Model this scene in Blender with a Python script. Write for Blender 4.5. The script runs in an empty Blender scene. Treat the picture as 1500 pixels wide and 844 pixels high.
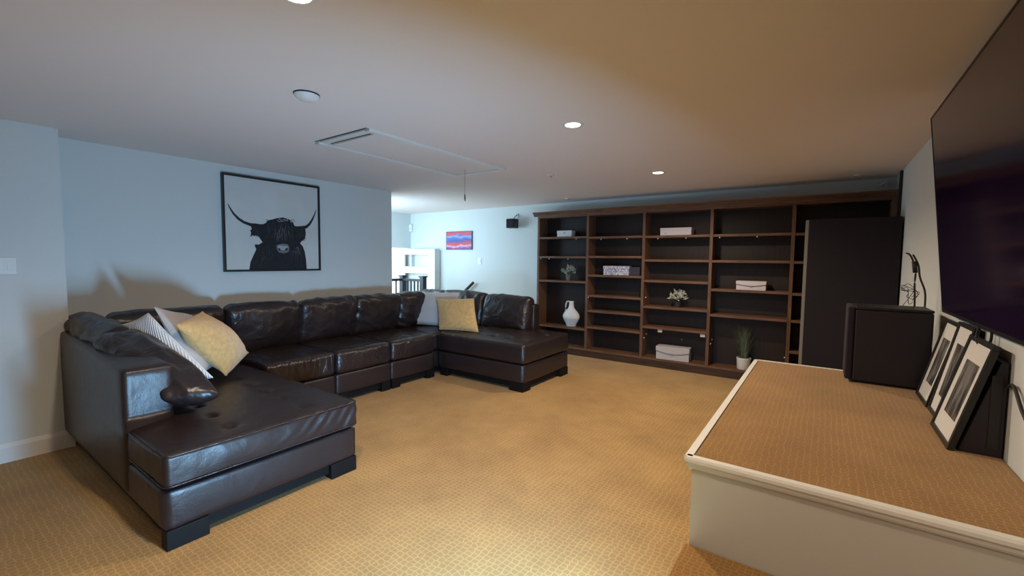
import bpy, bmesh, math, random
from mathutils import Vector, Matrix, noise
from mathutils.geometry import tessellate_polygon
random.seed(7)
C = bpy.context.scene.collection
SC = bpy.context.scene
PI = math.pi

# ------------------------------------------------------------------ camera
cam_d = bpy.data.cameras.new('camera'); cam = bpy.data.objects.new('camera', cam_d); C.objects.link(cam)
cam_d.sensor_width = 36.0; cam_d.lens = 642.34/1500*36.0; cam_d.clip_start = 0.02; cam_d.clip_end = 100
R_ = Matrix(((0.8146118172192354, -0.045906301301857466, 0.5781869928903263),
             (0.5799159751665439, 0.04684910716410944, -0.8133281151568302),
             (0.010249341120848198, 0.9978465676940063, 0.06478563380780974)))
cam.matrix_world = Matrix.Translation((0, 0, 1.52)) @ R_.to_4x4()
SC.camera = cam
# ------------------------------------------------------------------ exposure, world, area lights
SC.view_settings.view_transform = 'Standard'; SC.view_settings.look = 'None'
SC.view_settings.gamma = 1.0; SC.view_settings.use_curve_mapping = False
SC.view_settings.exposure = 0.0
w = bpy.data.worlds.new('world'); SC.world = w; w.use_nodes = True
w.node_tree.nodes['Background'].inputs[0].default_value = (0.55, 0.7, 1.0, 1)
w.node_tree.nodes['Background'].inputs[1].default_value = 1.0

def area(name, loc, direction, sx, sy, power, col, spread=180):
    l = bpy.data.lights.new(name, 'AREA'); l.shape = 'RECTANGLE'; l.size = sx; l.size_y = sy
    l.energy = power; l.color = col; l.spread = math.radians(spread)
    o = bpy.data.objects.new(name, l); C.objects.link(o); o.location = loc
    o.rotation_euler = Vector(direction).to_track_quat('-Z', 'Z').to_euler()
    return o
COOL = (0.27, 0.61, 1.0)
# cool light added at the step side for an unseen source
area('added_cool_light', (-0.43, 1.08, 0.22), (-1, 0.42, 0.0), 0.66, 0.16, 104, COOL, 140)
# daylight through the stairwell window, and an added side light for the right wall
area('stairwell_daylight', (-7.0, 4.225, 1.66), (0, 1, 0), 2.5, 1.2, 106, (0.52, 0.80, 1.0))
area('stairwell_added_side_light', (-9.17, 5.5, 1.15), (1, 0, 0), 1.4, 1.0, 78, (0.80, 0.90, 1.0))
WARM = (1.0, 0.80, 0.58)
LIGHT_POWER = 114

# ------------------------------------------------------------------ materials
def nodes(m): return m.node_tree.nodes, m.node_tree.links
def mat(name, col, rough=0.6, metal=0.0, spec=0.5, var=0.0, vscale=20, bump=0.0, bscale=80, coat=0.0, emit=None, estr=0, sheen=0, stretch=(1, 1, 1), bdist=0.01, coord='Object'):
    m = bpy.data.materials.new(name); m.use_nodes = True
    N, L = nodes(m); b = N['Principled BSDF']
    b.inputs['Base Color'].default_value = (*col, 1); b.inputs['Roughness'].default_value = rough
    b.inputs['Metallic'].default_value = metal; b.inputs['Specular IOR Level'].default_value = spec
    b.inputs['Coat Weight'].default_value = coat; b.inputs['Coat Roughness'].default_value = 0.15
    b.inputs['Sheen Weight'].default_value = sheen
    if emit: b.inputs['Emission Color'].default_value = (*emit, 1); b.inputs['Emission Strength'].default_value = estr
    if var or bump:
        tc = N.new('ShaderNodeTexCoord'); mp = N.new('ShaderNodeMapping'); L.new(tc.outputs[coord], mp.inputs[0])
        mp.inputs['Scale'].default_value = stretch
    if var:
        n = N.new('ShaderNodeTexNoise'); n.inputs['Scale'].default_value = vscale; n.inputs['Detail'].default_value = 5
        L.new(mp.outputs[0], n.inputs['Vector'])
        r = N.new('ShaderNodeValToRGB'); r.color_ramp.elements[0].position = 0.3; r.color_ramp.elements[1].position = 0.7
        r.color_ramp.elements[0].color = (*[c*(1-var) for c in col], 1); r.color_ramp.elements[1].color = (*[min(1, c*(1+var)) for c in col], 1)
        L.new(n.outputs[0], r.inputs[0]); L.new(r.outputs[0], b.inputs['Base Color'])
    if bump:
        n2 = N.new('ShaderNodeTexNoise'); n2.inputs['Scale'].default_value = bscale; n2.inputs['Detail'].default_value = 4
        L.new(mp.outputs[0], n2.inputs['Vector'])
        bp = N.new('ShaderNodeBump'); bp.inputs['Strength'].default_value = bump; bp.inputs['Distance'].default_value = bdist
        L.new(n2.outputs[0], bp.inputs['Height']); L.new(bp.outputs[0], b.inputs['Normal'])
    return m

def carpet_mat(name, c_low, c_line, cell=1.0):
    m = bpy.data.materials.new(name); m.use_nodes = True
    N, L = nodes(m); b = N['Principled BSDF']; b.inputs['Roughness'].default_value = 0.85
    b.inputs['Specular IOR Level'].default_value = 0.25
    b.inputs['Sheen Weight'].default_value = 0.25; b.inputs['Sheen Roughness'].default_value = 0.4
    tc = N.new('ShaderNodeTexCoord')
    mp = N.new('ShaderNodeMapping'); mp.inputs['Scale'].default_value = (29*cell, 33*cell, 1); L.new(tc.outputs['Object'], mp.inputs[0])
    mp.inputs['Rotation'].default_value = (0, 0, 0.0)
    dn = N.new('ShaderNodeTexNoise'); dn.inputs['Scale'].default_value = 9; dn.inputs['Detail'].default_value = 2; L.new(tc.outputs['Object'], dn.inputs['Vector'])
    mx = N.new('ShaderNodeMixRGB'); mx.blend_type = 'LINEAR_LIGHT'; mx.inputs[0].default_value = 0.35
    L.new(mp.outputs[0], mx.inputs[1]); L.new(dn.outputs['Color'], mx.inputs[2])
    v = N.new('ShaderNodeTexVoronoi'); v.voronoi_dimensions = '2D'; v.feature = 'DISTANCE_TO_EDGE'; v.inputs['Scale'].default_value = 1.0; v.inputs['Randomness'].default_value = 0.42
    L.new(mx.outputs[0], v.inputs['Vector'])
    r = N.new('ShaderNodeValToRGB'); r.color_ramp.elements[0].position = 0.02; r.color_ramp.elements[1].position = 0.13
    r.color_ramp.elements[0].color = (*c_line, 1); r.color_ramp.elements[1].color = (*c_low, 1)
    L.new(v.outputs['Distance'], r.inputs[0])
    n = N.new('ShaderNodeTexNoise'); n.inputs['Scale'].default_value = 1.6; n.inputs['Detail'].default_value = 8; n.inputs['Roughness'].default_value = 0.7
    L.new(tc.outputs['Object'], n.inputs['Vector'])
    m2 = N.new('ShaderNodeMixRGB'); m2.blend_type = 'MULTIPLY'; m2.inputs[0].default_value = 0.7
    rr = N.new('ShaderNodeValToRGB'); rr.color_ramp.elements[0].position = 0.3; rr.color_ramp.elements[0].color = (0.55, 0.5, 0.45, 1); rr.color_ramp.elements[1].position = 0.65
    L.new(n.outputs[0], rr.inputs[0]); L.new(r.outputs[0], m2.inputs[1]); L.new(rr.outputs[0], m2.inputs[2])
    L.new(m2.outputs[0], b.inputs['Base Color'])
    f = N.new('ShaderNodeTexNoise'); f.inputs['Scale'].default_value = 260; f.inputs['Detail'].default_value = 2; L.new(tc.outputs['Object'], f.inputs['Vector'])
    b1 = N.new('ShaderNodeBump'); b1.inputs['Strength'].default_value = 0.5; b1.inputs['Distance'].default_value = 0.004
    L.new(f.outputs[0], b1.inputs['Height'])
    b2 = N.new('ShaderNodeBump'); b2.inputs['Strength'].default_value = 0.6; b2.inputs['Distance'].default_value = 0.004; b2.invert = True
    cl = N.new('ShaderNodeMath'); cl.operation = 'MINIMUM'; cl.inputs[1].default_value = 0.15; L.new(v.outputs['Distance'], cl.inputs[0])
    L.new(cl.outputs[0], b2.inputs['Height']); L.new(b1.outputs[0], b2.inputs['Normal']); L.new(b2.outputs[0], b.inputs['Normal'])
    return m

def leather_mat(name, col, stretch=(1, 1, 1), wr=0.6, rough=0.33):
    m = bpy.data.materials.new(name); m.use_nodes = True
    N, L = nodes(m); b = N['Principled BSDF']
    b.inputs['Roughness'].default_value = rough; b.inputs['Specular IOR Level'].default_value = 0.55
    tc = N.new('ShaderNodeTexCoord'); mp = N.new('ShaderNodeMapping'); mp.inputs['Scale'].default_value = stretch
    L.new(tc.outputs['Object'], mp.inputs[0])
    n = N.new('ShaderNodeTexNoise'); n.inputs['Scale'].default_value = 3; n.inputs['Detail'].default_value = 4; L.new(mp.outputs[0], n.inputs['Vector'])
    r = N.new('ShaderNodeValToRGB'); r.color_ramp.elements[0].color = (*[c*0.7 for c in col], 1); r.color_ramp.elements[1].color = (*[c*1.3 for c in col], 1)
    L.new(n.outputs[0], r.inputs[0]); L.new(r.outputs[0], b.inputs['Base Color'])
    w1 = N.new('ShaderNodeTexNoise'); w1.inputs['Scale'].default_value = 6; w1.inputs['Detail'].default_value = 3; w1.inputs['Distortion'].default_value = 0.6; L.new(mp.outputs[0], w1.inputs['Vector'])
    b1 = N.new('ShaderNodeBump'); b1.inputs['Strength'].default_value = wr; b1.inputs['Distance'].default_value = 0.035; L.new(w1.outputs[0], b1.inputs['Height'])
    g = N.new('ShaderNodeTexVoronoi'); g.inputs['Scale'].default_value = 160; L.new(tc.outputs['Object'], g.inputs['Vector'])
    b2 = N.new('ShaderNodeBump'); b2.inputs['Strength'].default_value = 0.12; b2.inputs['Distance'].default_value = 0.002
    L.new(g.outputs['Distance'], b2.inputs['Height']); L.new(b1.outputs[0], b2.inputs['Normal']); L.new(b2.outputs[0], b.inputs['Normal'])
    return m

def wood_mat(name, a, bcol, stretch):
    m = bpy.data.materials.new(name); m.use_nodes = True
    N, L = nodes(m); b = N['Principled BSDF']; b.inputs['Roughness'].default_value = 0.5; b.inputs['Specular IOR Level'].default_value = 0.35
    tc = N.new('ShaderNodeTexCoord'); mp = N.new('ShaderNodeMapping'); mp.inputs['Scale'].default_value = stretch; L.new(tc.outputs['Object'], mp.inputs[0])
    n = N.new('ShaderNodeTexNoise'); n.inputs['Scale'].default_value = 3; n.inputs['Detail'].default_value = 6; n.inputs['Distortion'].default_value = 0.8; L.new(mp.outputs[0], n.inputs['Vector'])
    r = N.new('ShaderNodeValToRGB'); r.color_ramp.elements[0].position = 0.3; r.color_ramp.elements[1].position = 0.72
    r.color_ramp.elements[0].color = (*a, 1); r.color_ramp.elements[1].color = (*bcol, 1)
    L.new(n.outputs[0], r.inputs[0]); L.new(r.outputs[0], b.inputs['Base Color'])
    bp = N.new('ShaderNodeBump'); bp.inputs['Strength'].default_value = 0.1; bp.inputs['Distance'].default_value = 0.002; L.new(n.outputs[0], bp.inputs['Height']); L.new(bp.outputs[0], b.inputs['Normal'])
    return m

def rib_mat(name, col, freq):
    m = bpy.data.materials.new(name); m.use_nodes = True
    N, L = nodes(m); b = N['Principled BSDF']; b.inputs['Roughness'].default_value = 0.9; b.inputs['Base Color'].default_value = (*col, 1)
    b.inputs['Sheen Weight'].default_value = 0.3
    uv = N.new('ShaderNodeUVMap'); wv = N.new('ShaderNodeTexWave'); wv.inputs['Scale'].default_value = freq; wv.inputs['Distortion'].default_value = 0.4; wv.bands_direction = 'DIAGONAL'
    L.new(uv.outputs[0], wv.inputs['Vector'])
    bp = N.new('ShaderNodeBump'); bp.inputs['Strength'].default_value = 0.7; bp.inputs['Distance'].default_value = 0.008
    L.new(wv.outputs[0], bp.inputs['Height']); L.new(bp.outputs[0], b.inputs['Normal'])
    return m

M = {}
M['wall'] = mat('wall_paint', (0.63, 0.655, 0.64), 0.85, bump=0.08, bscale=140, bdist=0.002, spec=0.25)
M['ceiling'] = mat('ceiling_paint', (0.78, 0.71, 0.68), 0.9, bump=0.1, bscale=160, bdist=0.002, spec=0.2)
M['trim'] = mat('white_trim_paint', (0.70, 0.69, 0.66), 0.5)
M['riser'] = mat('riser_paint', (0.52, 0.50, 0.46), 0.7, bump=0.1, bscale=200, bdist=0.002)
M['carpet'] = carpet_mat('gold_brown_carpet', (0.43, 0.25, 0.076), (0.575, 0.37, 0.138))
M['carpet_stage'] = carpet_mat('stage_carpet', (0.31, 0.158, 0.040), (0.42, 0.245, 0.080), 1.5)
M['leather'] = leather_mat('espresso_leather', (0.019, 0.012, 0.0125), wr=0.6)
M['leather_flat'] = leather_mat('espresso_leather_taut', (0.018, 0.011, 0.0115), wr=0.14, rough=0.38)
M['leather_crumple'] = leather_mat('espresso_leather_creased', (0.019, 0.012, 0.0125), (1.2, 3.2, 0.9), wr=0.75, rough=0.3)
M['foot'] = mat('black_wood', (0.005, 0.004, 0.004), 0.6, spec=0.2)
M['wood_h'] = wood_mat('walnut_stain_horizontal', (0.085, 0.042, 0.026), (0.19, 0.098, 0.058), (1.2, 14, 14))
M['wood_v'] = wood_mat('walnut_stain_vertical', (0.085, 0.042, 0.026), (0.19, 0.098, 0.058), (14, 14, 1.2))
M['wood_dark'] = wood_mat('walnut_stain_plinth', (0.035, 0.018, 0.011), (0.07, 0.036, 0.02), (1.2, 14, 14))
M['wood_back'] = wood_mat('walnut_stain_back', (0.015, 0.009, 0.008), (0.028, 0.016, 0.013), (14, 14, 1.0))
M['white_plastic'] = mat('white_plastic', (0.72, 0.72, 0.70), 0.4)
M['black_plastic'] = mat('black_plastic', (0.008, 0.008, 0.010), 0.45)
M['black_frame'] = mat('black_frame_wood', (0.010, 0.010, 0.012), 0.4)
M['black_vinyl'] = mat('black_vinyl_wrap', (0.008, 0.006, 0.013), 0.5, bump=0.1, bscale=300, bdist=0.001)
M['grille'] = mat('black_speaker_cloth', (0.012, 0.0095, 0.016), 0.95, var=0.3, vscale=220, bump=0.4, bscale=400, bdist=0.002)
M['grey_edge'] = mat('grey_speaker_edge', (0.20, 0.19, 0.18), 0.6)
M['screen'] = mat('tv_screen_glass', (0.010, 0.003, 0.026), 0.12, spec=0.5)
M['rubber'] = mat('black_rubber', (0.01, 0.01, 0.01), 0.6)
M['canvas'] = mat('print_canvas', (0.60, 0.60, 0.575), 0.8, var=0.05, vscale=3)
M['ink'] = mat('print_black', (0.010, 0.011, 0.014), 0.8, var=0.4, vscale=30)
M['ink_mid'] = mat('print_dark_grey', (0.035, 0.037, 0.042), 0.8)
M['ink_light'] = mat('print_light_grey', (0.16, 0.165, 0.17), 0.8)
M['ink_pale'] = mat('print_pale_grey', (0.38, 0.38, 0.38), 0.8)
M['mat_board'] = mat('white_mat_board', (0.62, 0.60, 0.57), 0.8)
M['dark_gap'] = mat('matte_near_black', (0.02, 0.02, 0.02), 0.9)
M['vase'] = mat('white_ceramic', (0.66, 0.66, 0.66), 0.55, bump=0.15, bscale=60, bdist=0.002)
M['vase_low'] = mat('grey_glazed_ceramic', (0.52, 0.55, 0.60), 0.45, bump=0.15, bscale=60, bdist=0.002)
M['pot_white'] = mat('white_pot', (0.68, 0.67, 0.64), 0.5)
M['pot_grey'] = mat('grey_pot', (0.12, 0.12, 0.12), 0.7)
M['pot_dark'] = mat('dark_pot', (0.03, 0.028, 0.03), 0.6)
M['soil'] = mat('dark_soil', (0.03, 0.02, 0.012), 0.95, bump=0.8, bscale=60)
M['leaf_pale'] = mat('pale_green_leaf', (0.36, 0.42, 0.33), 0.7, var=0.3, vscale=30)
M['leaf_white'] = mat('cream_leaf', (0.55, 0.57, 0.50), 0.7, var=0.25, vscale=30)
M['stem'] = mat('green_stem', (0.10, 0.13, 0.07), 0.8)
M['grass'] = mat('grass_blade', (0.10, 0.135, 0.085), 0.7, var=0.45, vscale=25)
M['box_white'] = mat('white_box_board', (0.72, 0.72, 0.72), 0.6)
M['box_lilac'] = mat('pale_lilac_box_board', (0.60, 0.56, 0.60), 0.65)
M['box_grey'] = mat('pale_grey_box_board', (0.46, 0.45, 0.47), 0.65)
M['box_navy'] = mat('dark_blue_box_side', (0.045, 0.045, 0.07), 0.7)
M['strap'] = mat('grey_strap', (0.16, 0.15, 0.15), 0.6)
M['chrome'] = mat('chrome', (0.7, 0.7, 0.7), 0.2, metal=1)
M['fabric_white'] = mat('off_white_fabric', (0.55, 0.53, 0.54), 0.95, bump=0.3, bscale=200, bdist=0.003, sheen=0.3)
M['fabric_rib'] = rib_mat('white_ribbed_fabric', (0.70, 0.72, 0.75), 13)
M['fabric_grey'] = mat('pale_grey_fabric', (0.47, 0.44, 0.44), 0.95, bump=0.3, bscale=200, bdist=0.003, sheen=0.3)
M['fabric_yellow'] = mat('mustard_fabric', (0.60, 0.38, 0.15), 0.95, var=0.15, vscale=30, bump=0.8, bscale=110, bdist=0.01, sheen=0.4)
M['rail'] = mat('dark_stair_rail', (0.03, 0.033, 0.04), 0.45)
M['white_unit'] = mat('white_cabinet_paint', (0.66, 0.66, 0.64), 0.5)
M['lens'] = mat('lamp_lens', (1, 0.95, 0.85), 0.5, emit=(1.0, 0.86, 0.66), estr=12)
M['card'] = mat('white_bracket', (0.55, 0.54, 0.52), 0.6)
M['pin'] = mat('bright_shelf_pin', (0.8, 0.78, 0.74), 0.3)
M['clear'] = mat('clear_plastic', (0.6, 0.62, 0.65), 0.2)

def pattern_box_mat():
    m = bpy.data.materials.new('blue_white_damask'); m.use_nodes = True
    N, L = nodes(m); b = N['Principled BSDF']; b.inputs['Roughness'].default_value = 0.6
    tc = N.new('ShaderNodeTexCoord'); n = N.new('ShaderNodeTexNoise'); n.inputs['Scale'].default_value = 26; n.inputs['Detail'].default_value = 1; n.inputs['Distortion'].default_value = 2.5
    L.new(tc.outputs['Object'], n.inputs['Vector'])
    r = N.new('ShaderNodeValToRGB'); r.color_ramp.interpolation = 'CONSTANT'
    r.color_ramp.elements[0].color = (0.16, 0.17, 0.30, 1); r.color_ramp.elements[1].position = 0.48; r.color_ramp.elements[1].color = (0.55, 0.56, 0.66, 1)
    L.new(n.outputs[0], r.inputs[0]); L.new(r.outputs[0], b.inputs['Base Color']); return m
M['damask'] = pattern_box_mat()

def painting_mat():
    m = bpy.data.materials.new('abstract_red_blue_paint'); m.use_nodes = True
    N, L = nodes(m); b = N['Principled BSDF']; b.inputs['Roughness'].default_value = 0.6
    tc = N.new('ShaderNodeTexCoord'); mp = N.new('ShaderNodeMapping'); mp.inputs['Scale'].default_value = (2.2, 1, 9); L.new(tc.outputs['Object'], mp.inputs[0])
    n = N.new('ShaderNodeTexNoise'); n.inputs['Scale'].default_value = 1.3; n.inputs['Detail'].default_value = 6; n.inputs['Distortion'].default_value = 0.7; L.new(mp.outputs[0], n.inputs['Vector'])
    sx = N.new('ShaderNodeSeparateXYZ'); L.new(tc.outputs['Object'], sx.inputs[0])
    a = N.new('ShaderNodeMath'); a.operation = 'MULTIPLY_ADD'; a.inputs[1].default_value = 2.6; a.inputs[2].default_value = 0.27; L.new(sx.outputs[2], a.inputs[0])
    s = N.new('ShaderNodeMath'); s.operation = 'MULTIPLY_ADD'; s.inputs[1].default_value = 0.5; L.new(n.outputs[0], s.inputs[0]); L.new(a.outputs[0], s.inputs[2])
    r = N.new('ShaderNodeValToRGB'); e = r.color_ramp.elements
    cols = [(0.0, (0.05, 0.07, 0.30)), (0.12, (0.35, 0.05, 0.10)), (0.24, (0.55, 0.36, 0.58)), (0.30, (0.60, 0.07, 0.07)), (0.42, (0.50, 0.06, 0.08)), (0.50, (0.05, 0.07, 0.28)), (0.62, (0.08, 0.14, 0.42)), (0.72, (0.22, 0.34, 0.68)), (0.78, (0.18, 0.08, 0.30)), (0.86, (0.62, 0.08, 0.10)), (1.0, (0.45, 0.06, 0.09))]
    e[0].position = 0; e[0].color = (*cols[0][1], 1); e[1].position = 1; e[1].color = (*cols[-1][1], 1)
    for p, c in cols[1:-1]: q = e.new(p); q.color = (*c, 1)
    L.new(s.outputs[0], r.inputs[0]); L.new(r.outputs[0], b.inputs['Base Color']); return m
M['painting'] = painting_mat()
def photo_mat(name, seed):
    m = bpy.data.materials.new(name); m.use_nodes = True
    N, L = nodes(m); b = N['Principled BSDF']; b.inputs['Roughness'].default_value = 0.35
    tc = N.new('ShaderNodeTexCoord'); mp = N.new('ShaderNodeMapping'); mp.inputs['Location'].default_value = (seed, seed, 0); mp.inputs['Scale'].default_value = (7, 16, 5); L.new(tc.outputs['Object'], mp.inputs[0])
    n = N.new('ShaderNodeTexNoise'); n.inputs['Scale'].default_value = 1.2; n.inputs['Detail'].default_value = 6; n.inputs['Distortion'].default_value = 0.8; L.new(mp.outputs[0], n.inputs['Vector'])
    r = N.new('ShaderNodeValToRGB'); r.color_ramp.elements[0].position = 0.38; r.color_ramp.elements[0].color = (0.02, 0.02, 0.022, 1); r.color_ramp.elements[1].position = 0.68; r.color_ramp.elements[1].color = (0.24, 0.23, 0.22, 1)
    L.new(n.outputs[0], r.inputs[0]); L.new(r.outputs[0], b.inputs['Base Color']); return m

# ------------------------------------------------------------------ helpers
def empty(name, loc=(0, 0, 0), rot=(0, 0, 0)):
    o = bpy.data.objects.new(name, None); C.objects.link(o); o.location = loc; o.rotation_euler = rot; o.empty_display_size = 0.1; return o
def tag(o, label, cat, group=None):
    o['label'] = label; o['category'] = cat
    if group: o['group'] = group
    return o
def obj(name, bm, m, parent=None, smooth=False, loc=None, rot=None, angle=None):
    me = bpy.data.meshes.new(name); bmesh.ops.recalc_face_normals(bm, faces=bm.faces[:]) if len(bm.faces) else None
    bm.to_mesh(me); bm.free()
    if isinstance(m, (list, tuple)):
        for k in m: me.materials.append(k)
    else: me.materials.append(m)
    if smooth:
        for p in me.polygons: p.use_smooth = True
        if angle:
            me.set_sharp_from_angle(angle=math.radians(angle))
    o = bpy.data.objects.new(name, me); C.objects.link(o)
    if parent: o.parent = parent
    if loc: o.location = loc
    if rot: o.rotation_euler = rot
    return o
def box(bm, x0, x1, y0, y1, z0, z1, bev=0.0, mi=0):
    t = bmesh.new()
    bmesh.ops.create_cube(t, size=1)
    bmesh.ops.scale(t, vec=(abs(x1-x0), abs(y1-y0), abs(z1-z0)), verts=t.verts)
    bmesh.ops.translate(t, vec=((x0+x1)/2, (y0+y1)/2, (z0+z1)/2), verts=t.verts)
    if bev: bmesh.ops.bevel(t, geom=t.edges[:], offset=bev, segments=2, profile=0.5, affect='EDGES')
    merge(bm, t, mi)
def merge(bm, t, mi=0, mw=None):
    vm = {}
    for v in t.verts: vm[v] = bm.verts.new(mw @ v.co if mw else v.co)
    for f in t.faces:
        try:
            nf = bm.faces.new([vm[v] for v in f.verts]); nf.material_index = mi; nf.smooth = f.smooth
        except ValueError: pass
    t.free()
def bx(name, x0, x1, y0, y1, z0, z1, m, parent=None, bev=0.0, structure=False):
    """box whose own origin is its centre of base, so Object texture coordinates stay local"""
    cx, cy = (x0+x1)/2, (y0+y1)/2
    bm = bmesh.new(); box(bm, x0-cx, x1-cx, y0-cy, y1-cy, 0, z1-z0, bev)
    o = obj(name, bm, m, parent, loc=(cx, cy, z0))
    if structure: o['kind'] = 'structure'
    return o
def tube(bm, pts, r, seg=8, cap=True, mi=0):
    pts = [Vector(p) for p in pts]; rings = []
    rad = r if isinstance(r, (list, tuple)) else [r]*len(pts)
    up = Vector((0, 0, 1))
    for i, p in enumerate(pts):
        d = (pts[min(i+1, len(pts)-1)] - pts[max(i-1, 0)]).normalized()
        a = d.cross(up); 
        if a.length < 1e-3: a = d.cross(Vector((1, 0, 0)))
        a.normalize(); b = d.cross(a).normalized()
        rings.append([bm.verts.new(p + rad[i]*(math.cos(2*PI*k/seg)*a + math.sin(2*PI*k/seg)*b)) for k in range(seg)])
    for i in range(len(rings)-1):
        for k in range(seg):
            f = bm.faces.new((rings[i][k], rings[i][(k+1) % seg], rings[i+1][(k+1) % seg], rings[i+1][k])); f.material_index = mi; f.smooth = True
    if cap:
        for rg in (rings[0], rings[-1]):
            f = bm.faces.new(rg); f.material_index = mi
def lathe(bm, prof, seg=32, sy=1.0, mi=None, loc=(0, 0, 0)):
    rings = []
    for r, z in prof:
        if r < 1e-5: rings.append([bm.verts.new((loc[0], loc[1], loc[2]+z))])
        else: rings.append([bm.verts.new((loc[0]+r*math.cos(2*PI*k/seg), loc[1]+sy*r*math.sin(2*PI*k/seg), loc[2]+z)) for k in range(seg)])
    for i in range(len(rings)-1):
        a, b = rings[i], rings[i+1]
        for k in range(seg):
            k2 = (k+1) % seg
            if len(a) == 1 and len(b) == 1: continue
            if len(a) == 1: f = bm.faces.new((a[0], b[k], b[k2]))
            elif len(b) == 1: f = bm.faces.new((a[k], a[k2], b[0]))
            else: f = bm.faces.new((a[k], a[k2], b[k2], b[k]))
            f.smooth = True
            if mi is not None: f.material_index = mi[i]
def sweep_profile(bm, prof, p0, p1, out):
    """prof: list of (outward, z) closed; extruded p0->p1"""
    p0 = Vector(p0); p1 = Vector(p1); out = Vector(out)
    a = [bm.verts.new(p0+out*u+Vector((0, 0, z))) for u, z in prof]; b = [bm.verts.new(p1+out*u+Vector((0, 0, z))) for u, z in prof]
    n = len(prof)
    for i in range(n): bm.faces.new((a[i], a[(i+1) % n], b[(i+1) % n], b[i]))
    bm.faces.new(a); bm.faces.new(b)

def soft_box(half, r, puff=(0, 0, 0), n=22, amp=0.004, freq=5, seed=0.0, dips=(), folds=None, seam=True):
    """rounded, stuffed box with crowned sides, noise and optional tuft dips on its top"""
    bm = bmesh.new(); hx, hy, hz = half; half = Vector(half)
    idx = {}
    def g(i): # denser towards edges
        t = i/n*2-1; return math.copysign(1-(1-abs(t))**1.5, t)
    def V(i, j, k):
        key = (i, j, k)
        if key in idx: return idx[key]
        c = (g(i), g(j), g(k)); q = Vector((c[0]*hx, c[1]*hy, c[2]*hz))
        rr = min(r, hx*.98, hy*.98, hz*.98)
        inn = Vector([max(-(half[a]-rr), min(half[a]-rr, q[a])) for a in range(3)])
        d = q-inn
        if d.length > 1e-9: d.normalize()
        p = inn + d*rr
        u = (p.x/hx, p.y/hy, p.z/hz)
        for a in range(3):
            o1, o2 = [x for x in range(3) if x != a]
            wgt = max(0, 1-u[o1]**2)*max(0, 1-u[o2]**2)
            p[a] += math.copysign(1, u[a])*puff[a]*wgt*abs(u[a])
        nn = noise.noise(p*freq+Vector((seed, seed*1.7, -seed)))+0.5*noise.noise(p*freq*2.3+Vector((seed*2, 0, seed)))
        p += d*nn*amp
        if folds and abs(d.length) > 0: p += d*folds(p, d)
        if d.z > 0.5:
            for dx, dy, rad, dep in dips:
                q2 = ((p.x-dx)**2+(p.y-dy)**2)/(rad*rad); p.z -= dep*math.exp(-q2)+dep*0.5*math.exp(-q2*9)
        idx[key] = bm.verts.new(p); return idx[key]
    for ax in range(3):
        for s in (0, n):
            for i in range(n):
                for j in range(n):
                    ks = []
                    for (a, b) in ((i, j), (i+1, j), (i+1, j+1), (i, j+1)):
                        k = [0, 0, 0]; o1, o2 = [x for x in range(3) if x != ax]; k[ax] = s; k[o1] = a; k[o2] = b; ks.append(V(*k))
                    f = bm.faces.new(ks if (s == n) ^ (ax == 1) else ks[::-1]); f.smooth = True
    return bm
def piping(bm, hx, hy, z, r=0.004, rc=0.04, mi=0, wob=0.0):
    pts = []
    for cx, cy, a0 in ((hx-rc, hy-rc, 0), (-hx+rc, hy-rc, PI/2), (-hx+rc, -hy+rc, PI), (hx-rc, -hy+rc, 1.5*PI)):
        for k in range(5):
            a = a0+k*PI/8; pts.append((cx+rc*math.cos(a), cy+rc*math.sin(a), z+wob*math.sin(3*a)))
    pts.append(pts[0]); tube(bm, pts, r, 6, cap=False, mi=mi)

def pillow_bm(cs, thick, n=22, seed=0, pinch=0.05, fill=0.5):
    """stuffed knife-edge pillow spanned by four corners (a,b,c,d round the seam)"""
    a, b, c, d = [Vector(p) for p in cs]; nrm = ((c-a).cross(d-b)).normalized()
    bm = bmesh.new(); uvl = bm.loops.layers.uv.new('UVMap')
    def P(u, v, s):
        # u,v in -1..1 ; pinch the edges inwards between corners
        uu = u*(1-pinch*(1-v*v)*0.9 if False else 1-pinch*(1-v*v)*abs(u)); vv = v*(1-pinch*(1-u*u)*abs(v))
        x, y = (uu+1)/2, (vv+1)/2
        p = a*(1-x)*(1-y)+b*x*(1-y)+c*x*y+d*(1-x)*y
        h = (max(0, 1-u**2)*max(0, 1-v**2))**fill
        wr = noise.noise(Vector((u*1.6+seed, v*1.6, seed)))*0.16+noise.noise(Vector((u*4+seed, v*4, seed*3)))*0.05
        return p+nrm*s*thick*h*(1+wr)+nrm*0.012*noise.noise(Vector((u+seed, v-seed, 0)))*(1-h)
    def gg(i): t = i/n*2-1; return math.copysign(1-(1-abs(t))**1.3, t)
    for s in (1, -1):
        grid = [[bm.verts.new(P(gg(i), gg(j), s)) for j in range(n+1)] for i in range(n+1)]
        for i in range(n):
            for j in range(n):
                q = [grid[i][j], grid[i+1][j], grid[i+1][j+1], grid[i][j+1]]
                f = bm.faces.new(q if s > 0 else q[::-1]); f.smooth = True
                cc = [(i, j), (i+1, j), (i+1, j+1), (i, j+1)]; cc = cc if s > 0 else cc[::-1]
                for l, (ii, jj) in zip(f.loops, cc): l[uvl].uv = (ii/n, jj/n)
    bmesh.ops.remove_doubles(bm, verts=bm.verts[:], dist=0.0006)
    return bm
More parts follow.
